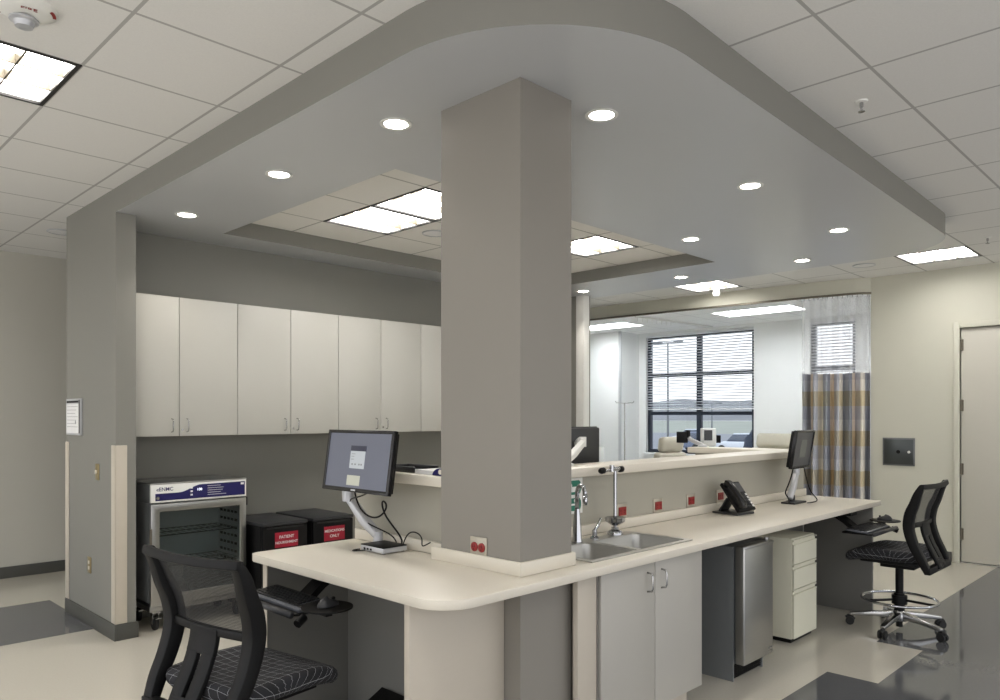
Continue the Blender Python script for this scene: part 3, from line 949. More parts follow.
def mouse(loc, rz, lab):
    t = thing('computer_mouse', lab, 'mouse', loc, (0, 0, rz))
    b = BM()
    n, rr = 14, []
    for i in range(n + 1):
        th_ = PI / 2 * i / n
        ring = []
        for k in range(20):
            a = 2 * PI * k / 20
            ring.append(b.verts.new((.03 * math.cos(th_) * math.cos(a), .055 * math.cos(th_) * math.sin(a), .034 * math.sin(th_) * (1 - .25 * math.sin(a)))) if i < n else None)
        rr.append(ring)
    tip = b.verts.new((0, 0, .034))
    for i in range(n - 1):
        for k in range(20):
            b.faces.new((rr[i][k], rr[i][(k + 1) % 20], rr[i + 1][(k + 1) % 20], rr[i + 1][k]))
    for k in range(20):
        b.faces.new((rr[n - 1][k], rr[n - 1][(k + 1) % 20], tip))
    b.faces.new(rr[0][::-1])
    obj('shell', b, M['charcoal'], t, smooth=True)
    w_ = BM(); cyl(w_, (-.004, .03, .026), (.004, .03, .026), .007, 12)
    obj('scroll_wheel', w_, M['black'], t)
    return t
KL = Vector((1.60, 3.0, .69))
keyboard_tray(KL, -PI / 2, 'black pull-out keyboard tray under the left counter')
keyboard(KL + Vector((.018, 0, .001)), -PI / 2, 'black keyboard on the tray under the left counter')
mouse(KL + Vector((.10, -.33, .0345)), -PI / 2 + .2, 'black mouse on its round platform under the left counter')
KR = Vector((5.66, 1.80, .695))
keyboard_tray(KR, 0, 'black pull-out keyboard tray under the right end of the sink counter')
keyboard(KR + Vector((0, .018, .001)), 0, 'black keyboard on the tray under the right end of the sink counter')
mouse(KR + Vector((.33, .10, .0345)), .2, 'black mouse on its round platform at the right end of the sink counter')

t = thing('footrest', 'black slanted footrest on the floor under the left counter', 'footrest', (2.01, 2.72, 0), (0, 0, -PI / 2))
b = BM(); prism(b, [(-.15, .03), (.16, .185), (.16, .205), (-.15, .05)], -.22, .22)
for v in b.verts: v.co = Vector((v.co.z, v.co.x, v.co.y))
obj('tread', b, M['black'], t, bevel=.004)
b = BM()
for x in (-.2, .18):
    box(b, x, x + .02, -.14, .15, 0, .03); box(b, x, x + .02, .12, .15, .03, .18)
obj('stand', b, M['black'], t)

# right-hand computer
t = thing('computer_monitor', 'small dark monitor tilted on an arm at the right end of the sink counter', 'monitor', (5.535, 2.325, 1.256), (math.radians(9), 0, math.radians(2)))
w, h = .175, .142
b = BM()
prism(b, [(-w, -h), (w, -h), (w, h), (-w, h)], -.014, .012, [[(-w + .016, -h + .02), (w - .016, -h + .02), (w - .016, h - .016), (-w + .016, h - .016)]])
for v in b.verts: v.co = Vector((v.co.x, v.co.z, v.co.y))
obj('bezel', b, M['black_gloss'], t, bevel=.003)
obj('screen', bx(-w + .014, w - .014, -.006, 0, -h + .018, h - .014), M['screen_dim'], t)
obj('login_window', bx(-.05, .06, -.0075, -.006, -.06, .07), M['screen_dim2'], t)
bk = BM(); box(bk, -w + .008, w - .008, .012, .035, -h + .008, h - .008); box(bk, -.09, .09, .035, .055, -.08, .08)
obj('back_shell', bk, M['black'], t, bevel=.006)
t = thing('monitor_arm', 'silver arm holding the small dark monitor at the right end of the sink counter', 'monitor arm', (5.47, 2.375, C + .001))
b = BM(); lathe(b, [(0, 0), (.045, 0), (.045, .012), (.025, .02), (.024, .06), (0, .06)], 20); box(b, -.09, .12, -.06, .04, 0, .012)
obj('base', b, M['charcoal'], t, smooth=40)
b = BM(); sweep(b, [(-.04, 0, .035), (.03, .0, .12), (.09, .005, .22)], [.045, .045, .04], [.035, .038, .035], (0, 1, 0))
obj('lower_arm', b, M['silver'], t, bevel=.01, seg=3)
b = BM(); lathe(b, [(0, -.03), (.025, -.03), (.027, 0), (.025, .03), (0, .03)], 18, c=(.09, .005, .235)); sweep(b, [(.09, .005, .25), (.085, .02, .32), (.07, .025, .40)], .035, .03, (1, 0, 0))
obj('upper_arm', b, M['silver'], t, smooth=40)
b = BM(); box(b, .015, .125, .008, .016, .34, .45)
obj('mount_plate', b, M['black'], t)
cable([(5.44, 2.35, 1.12), (5.43, 2.36, 1.05), (5.41, 2.38, .98), (5.40, 2.40, .93), (5.44, 2.38, .90), (5.40, 2.36, .875), (5.36, 2.35, .866)], .005, 'black tangled cable left of the arm at the right end of the counter')
cable([(5.58, 2.33, 1.12), (5.60, 2.32, 1.04), (5.60, 2.30, .95), (5.66, 2.28, .90), (5.72, 2.28, .868), (5.6, 2.25, .866), (5.5, 2.27, .866)], .004, 'black cable looping down right of the arm onto the counter end')

# desk phone
t = thing('desk_phone', 'black desk phone propped on its stand on the sink counter', 'telephone', (4.63, 2.40, C + .001), (0, 0, -.12))
b = BM(); prism(b, [(-.09, 0), (.10, 0), (.10, .012), (-.09, .012)], -.095, .10)
for v in b.verts: v.co = Vector((v.co.z, v.co.x, v.co.y))
sweep(b, [(0, .08, .01), (0, .02, .10)], .1, .012, (1, 0, 0))
obj('stand', b, M['charcoal'], t, bevel=.002)
tilt = Matrix.Translation((0, -.085, .016)) @ Matrix.Rotation(math.radians(52), 4, 'X')
b = BM(); box(b, -.09, .10, .0, .22, 0, .026, tilt)
obj('body', b, M['black'], t, bevel=.006)
b = BM(); sweep(b, [tilt @ Vector((-.062, y, z)) for y, z in ((.008, .040), (.03, .055), (.075, .064), (.145, .064), (.19, .055), (.215, .040))], .046, [.03, .034, .024, .024, .034, .03], (1, 0, 0))
obj('handset', b, M['black_gloss'], t, bevel=.006)
b = BM(); box(b, -.02, .09, .14, .205, .026, .029, tilt)
obj('display', b, M['screen_dim'], t)
b = BM()
for i in range(4):
    for j in range(4):
        box(b, -.015 + j * .021, .0 + j * .021, .02 + i * .024, .034 + i * .024, .026, .03, tilt)
obj('keypad', b, M['charcoal'], t)
b = BM()
for i in range(5):
    box(b, .078, .094, .02 + i * .022, .034 + i * .022, .026, .0295, tilt)
obj('line_key', b, M['white'], t)

# things on the ledge left of the column
t = BM(); box(t, 2.30, 2.46, 2.86, 3.10, 1.227, 1.234); box(t, 2.30, 2.31, 2.86, 3.10, 1.234, 1.255); box(t, 2.45, 2.46, 2.86, 3.10, 1.234, 1.255); box(t, 2.31, 2.45, 3.09, 3.10, 1.234, 1.255)
tag(obj('paper_tray', t, M['charcoal'], bevel=.002), 'flat dark paper tray on the ledge left of the column', 'tray')
t = BM()
for k in range(5):
    a = random.uniform(-.05, .05)
    box(t, -.09, .09, -.07, .07, k * .004, k * .004 + .0036, Matrix.Translation((2.37, 2.755, 1.227)) @ Matrix.Rotation(a, 4, 'Z'))
tag(obj('paper_stack', t, M['paper']), 'white paper stack on the ledge between the tray and the column', 'paper')
t = thing('tape_dispenser', 'dark rounded tape dispenser on the ledge against the column', 'tape dispenser', (2.29, 2.63, 1.227))
b = BM(); prism(b, arc(0, 0, .035, 0, 180, 12), -.02, .02)
for v in b.verts: v.co = Vector((v.co.z, v.co.x * 1.6, v.co.y))
obj('body', b, M['navy'], t, bevel=.003)
b = BM(); cyl(b, (-.021, .0, .018), (.021, 0, .018), .012, 14)
obj('tape_core', b, M['ivory'], t)

# monitor seen from behind, inside the station
t = thing('computer_monitor', 'black monitor seen from behind over the ledge right of the column', 'monitor', (3.67, 2.98, 1.30), (0, 0, PI - .06))
w, h = .215, .135
b = BM()
prism(b, [(-w, -h), (w, -h), (w, h), (-w, h)], -.014, .008, [[(-w + .016, -h + .02), (w - .016, -h + .02), (w - .016, h - .016), (-w + .016, h - .016)]])
for v in b.verts: v.co = Vector((v.co.x, v.co.z, v.co.y))
obj('bezel', b, M['black'], t, bevel=.003)
obj('screen', bx(-w + .014, w - .014, -.006, 0, -h + .018, h - .014), M['screen_dim'], t)
obj('back_shell', bx(-w + .006, w - .006, .008, .035, -h + .006, h - .006), M['charcoal'], t, bevel=.008)
t = thing('monitor_arm', 'white jointed arm behind the black monitor right of the column', 'monitor arm', (3.25, 2.68, 1.2265))
b = BM(); lathe(b, [(0, 0), (.035, 0), (.035, .01), (.02, .015), (.02, .04), (0, .04)], 18)
obj('base', b, M['white'], t, smooth=40)
b = BM(); sweep(b, [(0, 0, .03), (.14, .07, .06), (.33, .15, .12)], [.03, .04, .035], [.035, .04, .035], (0, 0, 1))
obj('lower_arm', b, M['white'], t, bevel=.008)
b = BM(); cyl(b, (.33, .155, .09), (.33, .155, .15), .022, 14); sweep(b, [(.33, .155, .135), (.365, .2, .13), (.39, .25, .10)], .03, .03, (0, 0, 1))
obj('upper_arm', b, M['white'], t, smooth=40)

# =================================================================== WARMING CABINET AND BLACK REFRIGERATORS
t = thing('warming_cabinet', 'stainless warming cabinet with glass door and navy control strip, on casters', 'warming cabinet', (2.005, 5.375, 0))
w, z0, z1 = .70, .197, 1.022
b = BM()
box(b, 0, .03, .03, .43, z0, z1 - .13); box(b, w - .03, w, .03, .43, z0, z1 - .13); box(b, .03, w - .03, .03, .43, z0, z0 + .04); box(b, .03, w - .03, .40, .43, z0 + .04, z1 - .13)
box(b, 0, w, .025, .43, z1 - .13, z1)
obj('body', b, M['steel_dark'], t, bevel=.003)
b = BM(); box(b, .031, .034, .03, .398, z0 + .045, z1 - .132); box(b, w - .034, w - .031, .03, .398, z0 + .045, z1 - .132); box(b, .034, w - .034, .394, .398, z0 + .045, z1 - .132); box(b, .034, w - .034, .03, .394, z0 + .041, z0 + .045)
obj('added_liner', b, M['added_liner'], t)  # pale panels added to brighten the unlit inside of the cabinet
obj('top_cover', bx(-.003, w + .003, .0, .435, z1, z1 + .012), M['steel'], t, bevel=.003)
cp = obj('control_panel', bx(0, w, 0, .024, z1 - .125, z1), M['white'], t, bevel=.003)
b = BM()
prof = [(.03, -.112), (w - .012, -.112), (w - .012, -.012)] + [(.27 + .16 * (1 - k / 8) - .0, -.014) for k in range(0, 1)] + [(.36 - .17 * k / 10, -.062 + .048 * (.5 + .5 * math.cos(PI * k / 10))) for k in range(11)] + [(.03, -.062)]
prism(b, [(x, z) for x, z in prof], 0, .0015)
for v in b.verts: v.co = Vector((v.co.x, -.0002 - v.co.z, z1 + v.co.y))
obj('navy_strip', b, M['navy'], cp)
text('logo', '«ENMC', .036, M['navy'], cp, (.095, -.0008, z1 - .034))
for x, z in ((.283, -.035), (.283, -.06), (.283, -.085)):
    obj('button', bx(x - .008, x + .008, -.0028, -.0018, z1 + z - .006, z1 + z + .006), M['paper'], cp)
b = BM()
for k, (x0_, x1_) in enumerate(((.40, .50), (.40, .52), (.40, .515), (.40, .50), (.40, .54))):
    box(b, x0_, x1_, -.0028, -.0018, z1 - .03 - .016 * k, z1 - .027 - .016 * k)
obj('badge', bx(w - .045, w - .02, -.0028, -.0018, z1 - .035, z1 - .02), M['paper'], cp)
obj('legend', b, M['paper'], cp)
text('readout', '100', .026, M['led'], cp, (.34, -.002, z1 - .05))
b = BM(); lathe(b, [(0, 0), (.012, 0), (.012, .008), (0, .008)], 18, mx=Matrix.Translation((.045, -.002, z1 - .092)) @ Matrix.Rotation(PI / 2, 4, 'X'))
obj('power_key', b, M['alu'], cp)
dz1 = z1 - .135
dframe = BM()
prism(dframe, [(0, z0 - .02), (w, z0 - .02), (w, dz1), (0, dz1)], 0, .028, [[(.06, z0 + .05), (w - .05, z0 + .05), (w - .05, dz1 - .055), (.06, dz1 - .055)]])
for v in dframe.verts: v.co = Vector((v.co.x, v.co.z, v.co.y))
dd = obj('door', dframe, M['steel'], t, bevel=.003)
obj('glass_pane', bx(.055, w - .045, .011, .017, z0 + .045, dz1 - .05), M['glass_dark'], dd)
hb_ = BM(); cyl(hb_, (-.004, -.01, .55), (-.004, -.01, .72), .009, 10)
obj('door_handle', hb_, M['hinge'], dd)
hb_ = BM()
for z in (z0 + .05, dz1 - .06):
    cyl(hb_, (w + .006, .01, z), (w + .006, .01, z + .06), .008, 10)
obj('hinge', hb_, M['black'], dd)
for z in (.44, .66):
    sh = BM()
    for k in range(14):
        x = .05 + k * (w - .1) / 13
        cyl(sh, (x, .05, z), (x, .39, z), .003, 6)
    for y in (.05, .22, .39):
        cyl(sh, (.05, y, z - .003), (w - .05, y, z - .003), .004, 6)
    obj('wire_shelf', sh, M['alu'], t)
sr = BM()
for k in range(9):
    for j in range(5):
        box(sr, w - .039, w - .0345, .08 + j * .06, .115 + j * .06, .34 + k * .06, .358 + k * .06)
obj('rack_slots', sr, M['black'], t)
obj('base_frame', bx(.0, w, .02, .43, z0 - .062, z0 - .022), M['steel'], t, bevel=.004)
for x in (.05, w - .05):
    for y in (.06, .38):
        cs = BM(); cyl(cs, (x - .014, y, .05), (x + .014, y, .05), .05, 20)
        wheel = obj('caster', cs, M['rubber'], t, smooth=40, bevel=.006)
        fk = BM(); box(fk, x - .022, x - .017, y - .02, y + .02, .045, .125); box(fk, x + .017, x + .022, y - .02, y + .02, .045, .125); box(fk, x - .03, x + .03, y - .03, y + .03, .122, .135); box(fk, x - .02, x + .02, y - .075, y - .03, .09, .098)
        obj('fork', fk, M['chrome'], wheel)

def cube_fridge(x, wd, lab, lines, sizes):
    t = thing('mini_refrigerator', lab, 'refrigerator', (x, 5.22, 0))
    obj('body', bx(0, wd, .04, .58, .02, .665), M['black'], t, bevel=.004)
    obj('top_cover', bx(-.004, wd + .004, -.004, .585, .668, .692), M['charcoal'], t, bevel=.004)
    dd = obj('door', bx(0, wd, 0, .037, .03, .664), M['black'], t, bevel=.005)
    obj('handle_groove', bx(.03, wd - .03, -.003, .0, .645, .66), M['rubber'], dd)
    f_ = BM()
    for a in (.03, wd - .05):
        for y in (.06, .52):
            box(f_, a, a + .02, y, y + .02, 0, .02)
    obj('foot', f_, M['rubber'], t)
    lb = obj('warning_label', bx(wd * .26, wd * .78, -.0015, 0, .50, .615), M['label_red'], dd)
    for k, (s_, sz) in enumerate(zip(lines, sizes)):
        text('lettering', s_, sz, M['paper'], lb, (wd * .52, -.002, .578 - .042 * k))
    return t
cube_fridge(2.76, .375, 'black mini refrigerator with red PATIENT NOURISHMENT label, beside the warming cabinet', ('PATIENT', 'NOURISHMENT'), (.032, .027))
cube_fridge(3.19, .37, 'black mini refrigerator with red MEDICATIONS ONLY label, behind the left counter', ('MEDICATIONS', 'ONLY'), (.028, .032))

# wing wall fittings
t = thing('notice_frame', 'clear-fronted notice frame on the grey wing wall', 'notice', (1.7715, 6.205, 1.495), (0, 0, -PI / 2))
obj('frame', bx(-.16, .16, -.02, 0, -.135, .135), M['silver'], t, bevel=.002)
obj('sheet', bx(-.15, .145, -.0215, -.02, -.12, .095), M['paper'], t)
obj('heading', bx(-.14, .13, -.022, -.02, .105, .12), M['ink'], t)
b = BM()
for k in range(7):
    box(b, -.13, .12 - .03 * (k % 3), -.0223, -.0215, .075 - k * .025, .078 - k * .025)
lathe(b, [(0, 0), (.014, 0), (.014, .0006), (0, .0006)], 14, mx=Matrix.Translation((.07, -.0216, -.04)) @ Matrix.Rotation(PI / 2, 4, 'X'))
obj('print', b, M['grey_ink'], t)
obj('edge_strip', bx(.15, .16, -.024, -.02, -.12, .125), M['ink'], t)
t = thing('light_switch', 'brass light switch plate on the wing wall above the outlet', 'switch', (1.7715, 5.715, 1.11), (0, 0, -PI / 2))
obj('cover_plate', bx(-.035, .035, -.006, 0, -.057, .057), M['brass'], t, bevel=.002)
obj('toggle', bx(-.008, .008, -.018, -.006, -.012, .012), M['ivory'], t, bevel=.002)
t = thing('wall_outlet', 'brass outlet plate low on the wing wall near the floor', 'outlet', (1.7715, 5.885, .435), (0, 0, -PI / 2))
obj('cover_plate', bx(-.035, .035, -.006, 0, -.057, .057), M['brass'], t, bevel=.002)
for z in (-.02, .02):
    obj('receptacle', bx(-.014, .014, -.009, -.006, z - .012, z + .012), M['ivory'], t, bevel=.002)

# stainless wall box beside the door
t = thing('wall_dispenser', 'recessed stainless panel with a black hole on the beige wall beside the door', 'wall panel', (8.8, 2.645, 1.115), (0, 0, -PI / 2))
b = BM(); box(b, -.16, .16, -.012, 0, -.15, .15)
obj('frame', b, M['steel_dark'], t, bevel=.003)
obj('cover', bx(-.145, .145, -.018, -.012, -.135, .135), M['steel_smoke'], t, bevel=.003)
b = BM(); cyl(b, (.0, -.018, .0), (.0, -.022, .0), .02, 16)
obj('opening', b, M['black'], t)
b = BM(); cyl(b, (.105, -.018, .0), (.105, -.024, .0), .014, 16)
obj('button', b, M['white'], t)

# =================================================================== CHAIRS
def spline(vals, k=4):
    """Catmull-Rom resampling of a list of tuples, k steps a span"""
    out_ = []
    for i in range(len(vals) - 1):
        a, b, c, d = vals[max(i - 1, 0)], vals[i], vals[i + 1], vals[min(i + 2, len(vals) - 1)]
        for j in range(k):
            t_ = j / k
            out_.append(tuple(.5 * (2 * q + (c_ - p) * t_ + (2 * p - 5 * q + 4 * c_ - e) * t_ ** 2 + (3 * q - p - 3 * c_ + e) * t_ ** 3) for p, q, c_, e in zip(a, b, c, d)))
    return out_ + [tuple(vals[-1])]

def make_chair():
    t = thing('drafting_chair', '', 'chair')
    # seat: stacked rounded outlines with a waterfall front
    b = BM(); uvl = b.loops.layers.uv.new('UVMap')
    n = 44
    def outline(sc_, k):
        a = 2 * PI * k / n
        ca, sa = math.cos(a), math.sin(a)
        e = .42
        return (.258 * sc_ * math.copysign(abs(ca) ** e, ca), .262 * sc_ * math.copysign(abs(sa) ** e, sa) + .05)
    def zoff(x, y):
        f = max(0, (y - .10) / .18)
        s_ = max(0, abs(x) / .255 - .5)
        return -.035 * f * f + .012 * s_ * s_ * 4 + (.014 if y < -.12 else 0) * min(1, (-y - .12) / .08)
    rings = []
    for sc_, z in ((.80, .505), (.93, .512), (.99, .53), (1.0, .548), (.985, .566), (.94, .578), (.85, .583), (.65, .583), (.35, .580), (.1, .579)):
        rings.append([b.verts.new((*outline(sc_, k), z + zoff(*outline(sc_, k)))) for k in range(n)])
    for A, B in zip(rings, rings[1:]):
        for k in range(n):
            b.faces.new((A[k], A[(k + 1) % n], B[(k + 1) % n], B[k]))
    b.faces.new(rings[0][::-1]); b.faces.new(rings[-1])
    for f in b.faces:
        for l in f.loops:
            co = l.vert.co
            l[uvl].uv = (co.x + .5 + (co.z - .58) * (1 if co.x > 0 else -1) * .7, co.y + .5 + (.58 - co.z) * (1 if co.y > 0 else -1))
    obj('seat', b, M['fabric'], t, smooth=True)
    b = BM(); box(b, -.19, .19, -.16, .2, .485, .506); box(b, -.09, .09, -.12, .1, .445, .485)
    obj('seat_pan', b, M['black'], t, bevel=.006)
    # back: swept posts, top rail, mid rail
    prof = [(-.222, 1.045), (-.192, .985), (-.168, .915), (-.142, .85), (-.130, .775), (-.138, .71), (-.165, .63), (-.205, .55), (-.24, .47)]
    hx = [.290, .284, .277, .270, .264, .262, .262, .258, .245]
    pw = [.04, .05, .056, .06, .06, .058, .056, .054, .05]; ph_ = [.03, .046, .056, .062, .062, .06, .056, .05, .04]
    rs = spline([(y, z, x, a, c_) for (y, z), x, a, c_ in zip(prof, hx, pw, ph_)])
    prof = [(q_[0], q_[1]) for q_ in rs]; hx = [q_[2] for q_ in rs]; pw = [q_[3] for q_ in rs]; ph_ = [q_[4] for q_ in rs]
    def at(z):
        for (y0, za), (y1, zb), xa, xb in zip(prof, prof[1:], hx, hx[1:]):
            if zb <= z <= za:
                f = (za - z) / (za - zb)
                return y0 + (y1 - y0) * f, xa + (xb - xa) * f
        return prof[0][0], hx[0]
    b = BM()
    for s_ in (-1, 1):
        sweep(b, [(s_ * (x - .02), y, z) for (y, z), x in zip(prof, hx)], pw, ph_, (1, 0, 0))
    pts = []
    for k in range(13):
        u = -1 + 2 * k / 12
        pts.append((u * .288, -.222 - .030 * (1 - u * u), 1.035 - .004 * (1 - u * u)))
    sweep(b, pts, .034, .026, (0, .25, 1))
    y_, x_ = at(.765)
    pts = [(u * .248, y_ - .026 * (1 - u * u), .765) for u in [-1 + k / 6 for k in range(13)]]
    sweep(b, pts, .032, .024, (0, 0, 1))
    box(b, -.25, .25, -.262, -.222, .455, .50)
    obj('back_frame', b, M['black'], t, bevel=.006)
    b = BM(); uvl = b.loops.layers.uv.new('UVMap')
    g = []
    for i in range(9):
        z = 1.03 - (1.03 - .77) * i / 8
        y, x = at(z)
        g.append([b.verts.new((u * (x - .04), y - .028 * (1 - u * u), z)) for u in [-1 + k / 6 for k in range(13)]])
    for i in range(8):
        for k in range(12):
            f = b.faces.new((g[i][k], g[i][k + 1], g[i + 1][k + 1], g[i + 1][k]))
            for l in f.loops:
                l[uvl].uv = (l.vert.co.x + 1, l.vert.co.z)
    obj('back_mesh', b, M['back_mesh'], t, smooth=True)
    b = BM()
    def spine(x0, x1, za, zb, th=.02):
        zs = [za + (zb - za) * k / 8 for k in range(9)]
        sweep(b, [((x0 + x1) / 2, at(z)[0] - .030, z) for z in zs], abs(x1 - x0), th, (1, 0, 0))
    spine(-.08, .08, .775, .68); spine(-.078, -.012, .69, .475); spine(.012, .078, .69, .475); spine(-.078, .078, .54, .475)
    obj('spine', b, M['black'], t, bevel=.004)
    b = BM(); cyl(b, (0, 0, .25), (0, 0, .46), .026, 18); cyl(b, (0, 0, .07), (0, 0, .26), .034, 18); cyl(b, (0, 0, .025), (0, 0, .075), .022, 14)
    obj('gas_column', b, M['black'], t, smooth=40)
    b = BM()
    pts = [(.24 * math.cos(a), .24 * math.sin(a), .215) for a in [2 * PI * k / 48 for k in range(49)]]
    tube(b, pts, .0095, 10, cap=False)
    obj('foot_ring', b, M['chrome'], t, smooth=True)
    b = BM(); lathe(b, [(.036, -.03), (.05, -.03), (.05, .03), (.036, .03)], 20, c=(0, 0, .215))
    for k in range(3):
        a = 2 * PI * k / 3 + .4
        tube(b, [(.04 * math.cos(a), .04 * math.sin(a), .215), (.235 * math.cos(a), .235 * math.sin(a), .215)], .009, 8)
    cyl(b, (.05, .02, .215), (.1, .05, .215), .014, 12)
    obj('ring_hub', b, M['black'], t, smooth=40)
    b = BM(); lathe(b, [(0, .065), (.05, .07), (.055, .085), (.05, .125), (.036, .14), (0, .14)], 20)
    hub = obj('base_hub', b, M['alu'], t, smooth=40)
    for k in range(5):
        a = 2 * PI * k / 5 + .593
        d_ = Vector((math.cos(a), math.sin(a), 0))
        b = BM(); sweep(b, [d_ * .035 + Vector((0, 0, .105)), d_ * .16 + Vector((0, 0, .098)), d_ * .315 + Vector((0, 0, .075))], [.055, .046, .034], [.05, .034, .024], (-d_.y, d_.x, 0))
        obj('base_leg', b, M['alu'], t, bevel=.006)
        c_ = d_ * .315
        ax = Vector((-d_.y, d_.x, 0))
        b = BM()
        for s_ in (-1, 1):
            cyl(b, c_ + ax * s_ * .008 + Vector((0, 0, .0285)), c_ + ax * s_ * .025 + Vector((0, 0, .0285)), .0285, 18)
        cyl(b, c_ + Vector((0, 0, .03)), c_ + Vector((0, 0, .068)), .009, 10)
        tube(b, [c_ - d_ * .026 + Vector((0, 0, .038)), c_ - d_ * .012 + Vector((0, 0, .056)), c_ + d_ * .012 + Vector((0, 0, .06)), c_ + d_ * .026 + Vector((0, 0, .046))], .012, 8)
        obj('caster', b, M['rubber'], t, smooth=40)
    return t
ch = make_chair()
ch['label'] = 'black mesh-back drafting chair at the right end of the sink counter'
ch['group'] = 'black drafting chairs'
ch.location = (5.735, 1.72, 0); ch.rotation_euler = (0, 0, 0)
ch2 = dup(ch, (1.35, 2.71, 0), (0, 0, math.radians(-80.5)), 'black mesh-back drafting chair in front of the left counter, cut off by the photo edge')
for k_ in ch2.children:
    if k_.name.split('.')[0] in ('seat', 'seat_pan', 'back_frame', 'back_mesh', 'spine'):
        k_.location.z -= .035

# =================================================================== LIGHTS
def troffer(x, y, z, lab, nx, ny, w=P0, d=P0, lens='lamp', frame='grid_black', grp='lay-in ceiling lights'):
    """recessed light: black frame, white box, glowing lens, blades; origin at the ceiling plane"""
    t = thing('ceiling_light', lab, 'ceiling light', (x, y, z), group=grp)
    e = .02
    b = BM(); prism(b, [(0, 0), (w, 0), (w, d), (0, d)], -.004, .008, [[(e, e), (w - e, e), (w - e, d - e), (e, d - e)]])
    obj('frame', b, M[frame], t)
    b = BM()
    prism(b, [(e - .002, e - .002), (w - e + .002, e - .002), (w - e + .002, d - e + .002), (e - .002, d - e + .002)], .008, .07, [[(e, e), (w - e, e), (w - e, d - e), (e, d - e)]])
    obj('housing', b, M['lightbox'], t)
    obj('lens', bx(e, w - e, e, d - e, .055, .062), M[lens], t)
    b = BM()
    for k in range(1, ny):
        yy = d * k / ny
        box(b, e, w - e, yy - .004, yy + .004, .004, .05)
    for k in range(1, nx):
        xx = w * k / nx
        box(b, xx - .004, xx + .004, e, d - e, .004, .05)
    if nx > 1 or ny > 1:
        obj('louver', b, M['hinge'], t)
    return t
labs = {(-1, 4): 'square ceiling light at the left edge, beside the smoke alarm',
        (11, 1): 'ceiling light beyond the soffit end, above the beige wall',
        (11, 5): 'ceiling light in front of the beige header, near the dome camera'}
for i, j, _ in MAIN_LIGHTS:
    vis = (i, j) in labs
    troffer(1.05 + P0 * i, 1.16 + P0 * j, T, labs.get((i, j), 'unseen square ceiling light added over the corridor to brighten the room'), 3 if (i, j) == (-1, 4) else 1, 3, grp='lay-in ceiling lights' if vis else 'fill lights added beyond the view')
rl = ['ceiling light in the soffit recess, farther of the pair left of the column', 'ceiling light in the soffit recess, nearer of the pair left of the column', 'ceiling light in the soffit recess just right of the column']
for (x, y), lab in zip(REC_LIGHTS, (rl[1], rl[0], rl[2])):
    troffer(x, y, TR, lab, 1, 3)
for (x, y, w, d), lab in zip(BAY, ('long bright ceiling light in the patient bay, right of the window', 'long bright ceiling light in the patient bay, left of the window')):
    troffer(x, y, T, lab, 1, 1, w, d, 'lamp_bay', 'white', 'patient bay ceiling lights')

# downlights
DL = [((2.135, 5.09), 'downlight nearest the grey wing wall'), ((2.141, 3.865), 'second downlight from the wing wall along the left soffit edge'),
      ((2.154, 2.81), 'downlight on the left of the column'), ((2.744, 2.065), 'downlight on the right of the column, nearest the viewer'),
      ((4.206, 2.075), 'downlight above the counter between sink and phone'), ((5.668, 2.11), 'downlight above the right drafting chair'),
      ((5.161, 3.03), 'downlight between the recess and the front edge of the soffit'), ((6.55, 2.75), 'downlight at the rounded right end of the soffit'),
      ((6.507, 3.93), 'downlight right of the recess corner'), ((6.486, 5.13), 'downlight beside the far wing wall')]
first = None
for (x, y), lab in DL:
    if first is None:
        t = thing('downlight', lab, 'downlight', (x, y, S), group='round downlights in the soffit')
        b = BM(); lathe(b, [(.056, -.001), (.075, -.001), (.075, -.005), (.062, -.007), (.056, -.004)], 32)
        obj('trim_ring', b, M['white'], t, smooth=40)
        b = BM(); lathe(b, [(0, -.004), (.056, -.004), (.056, -.001), (0, -.001)], 32)
        obj('lens', b, M['down'], t)
        first = t
    else:
        dup(first, (x, y, S), None, lab)
    ld_ = bpy.data.lights.new('downlight_beam', 'SPOT'); ld_.energy = 16; ld_.spot_size = math.radians(100); ld_.spot_blend = .6; ld_.shadow_soft_size = .05; ld_.color = (1, .93, .84)
    lo = bpy.data.objects.new('downlight_beam', ld_); COL.objects.link(lo); lo.location = (x, y, S - .02)

# ceiling devices
t = thing('smoke_alarm', 'round white alarm with red marks on the ceiling at the upper left', 'smoke alarm', (.752, 3.235, T))
b = BM(); lathe(b, [(0, -.02), (.04, -.03), (.08, -.022), (.106, -.008), (.11, 0), (0, 0)], 32)
obj('housing', b, M['white'], t, smooth=40)
b = BM(); lathe(b, [(0, -.062), (.03, -.058), (.036, -.04), (.05, -.035), (.05, -.028), (0, -.028)], 20, c=(.005, .035, 0))
obj('sensor', b, M['silver'], t, smooth=40)
text('lettering', 'FIRE', .03, M['red'], t, (.0, -.055, -.0265), rot=(PI, 0, -.2))
for a in (2.4, 5.6):
    b = BM()
    for k in range(5):
        q_ = a + .1 * k
        box(b, -.008, .008, -.005, .005, -.0015, .0015, Matrix.Translation((.093 * math.cos(q_), .093 * math.sin(q_), -.0155)) @ Matrix.Rotation(q_, 4, 'Z'))
    obj('red_mark', b, M['red'], t)
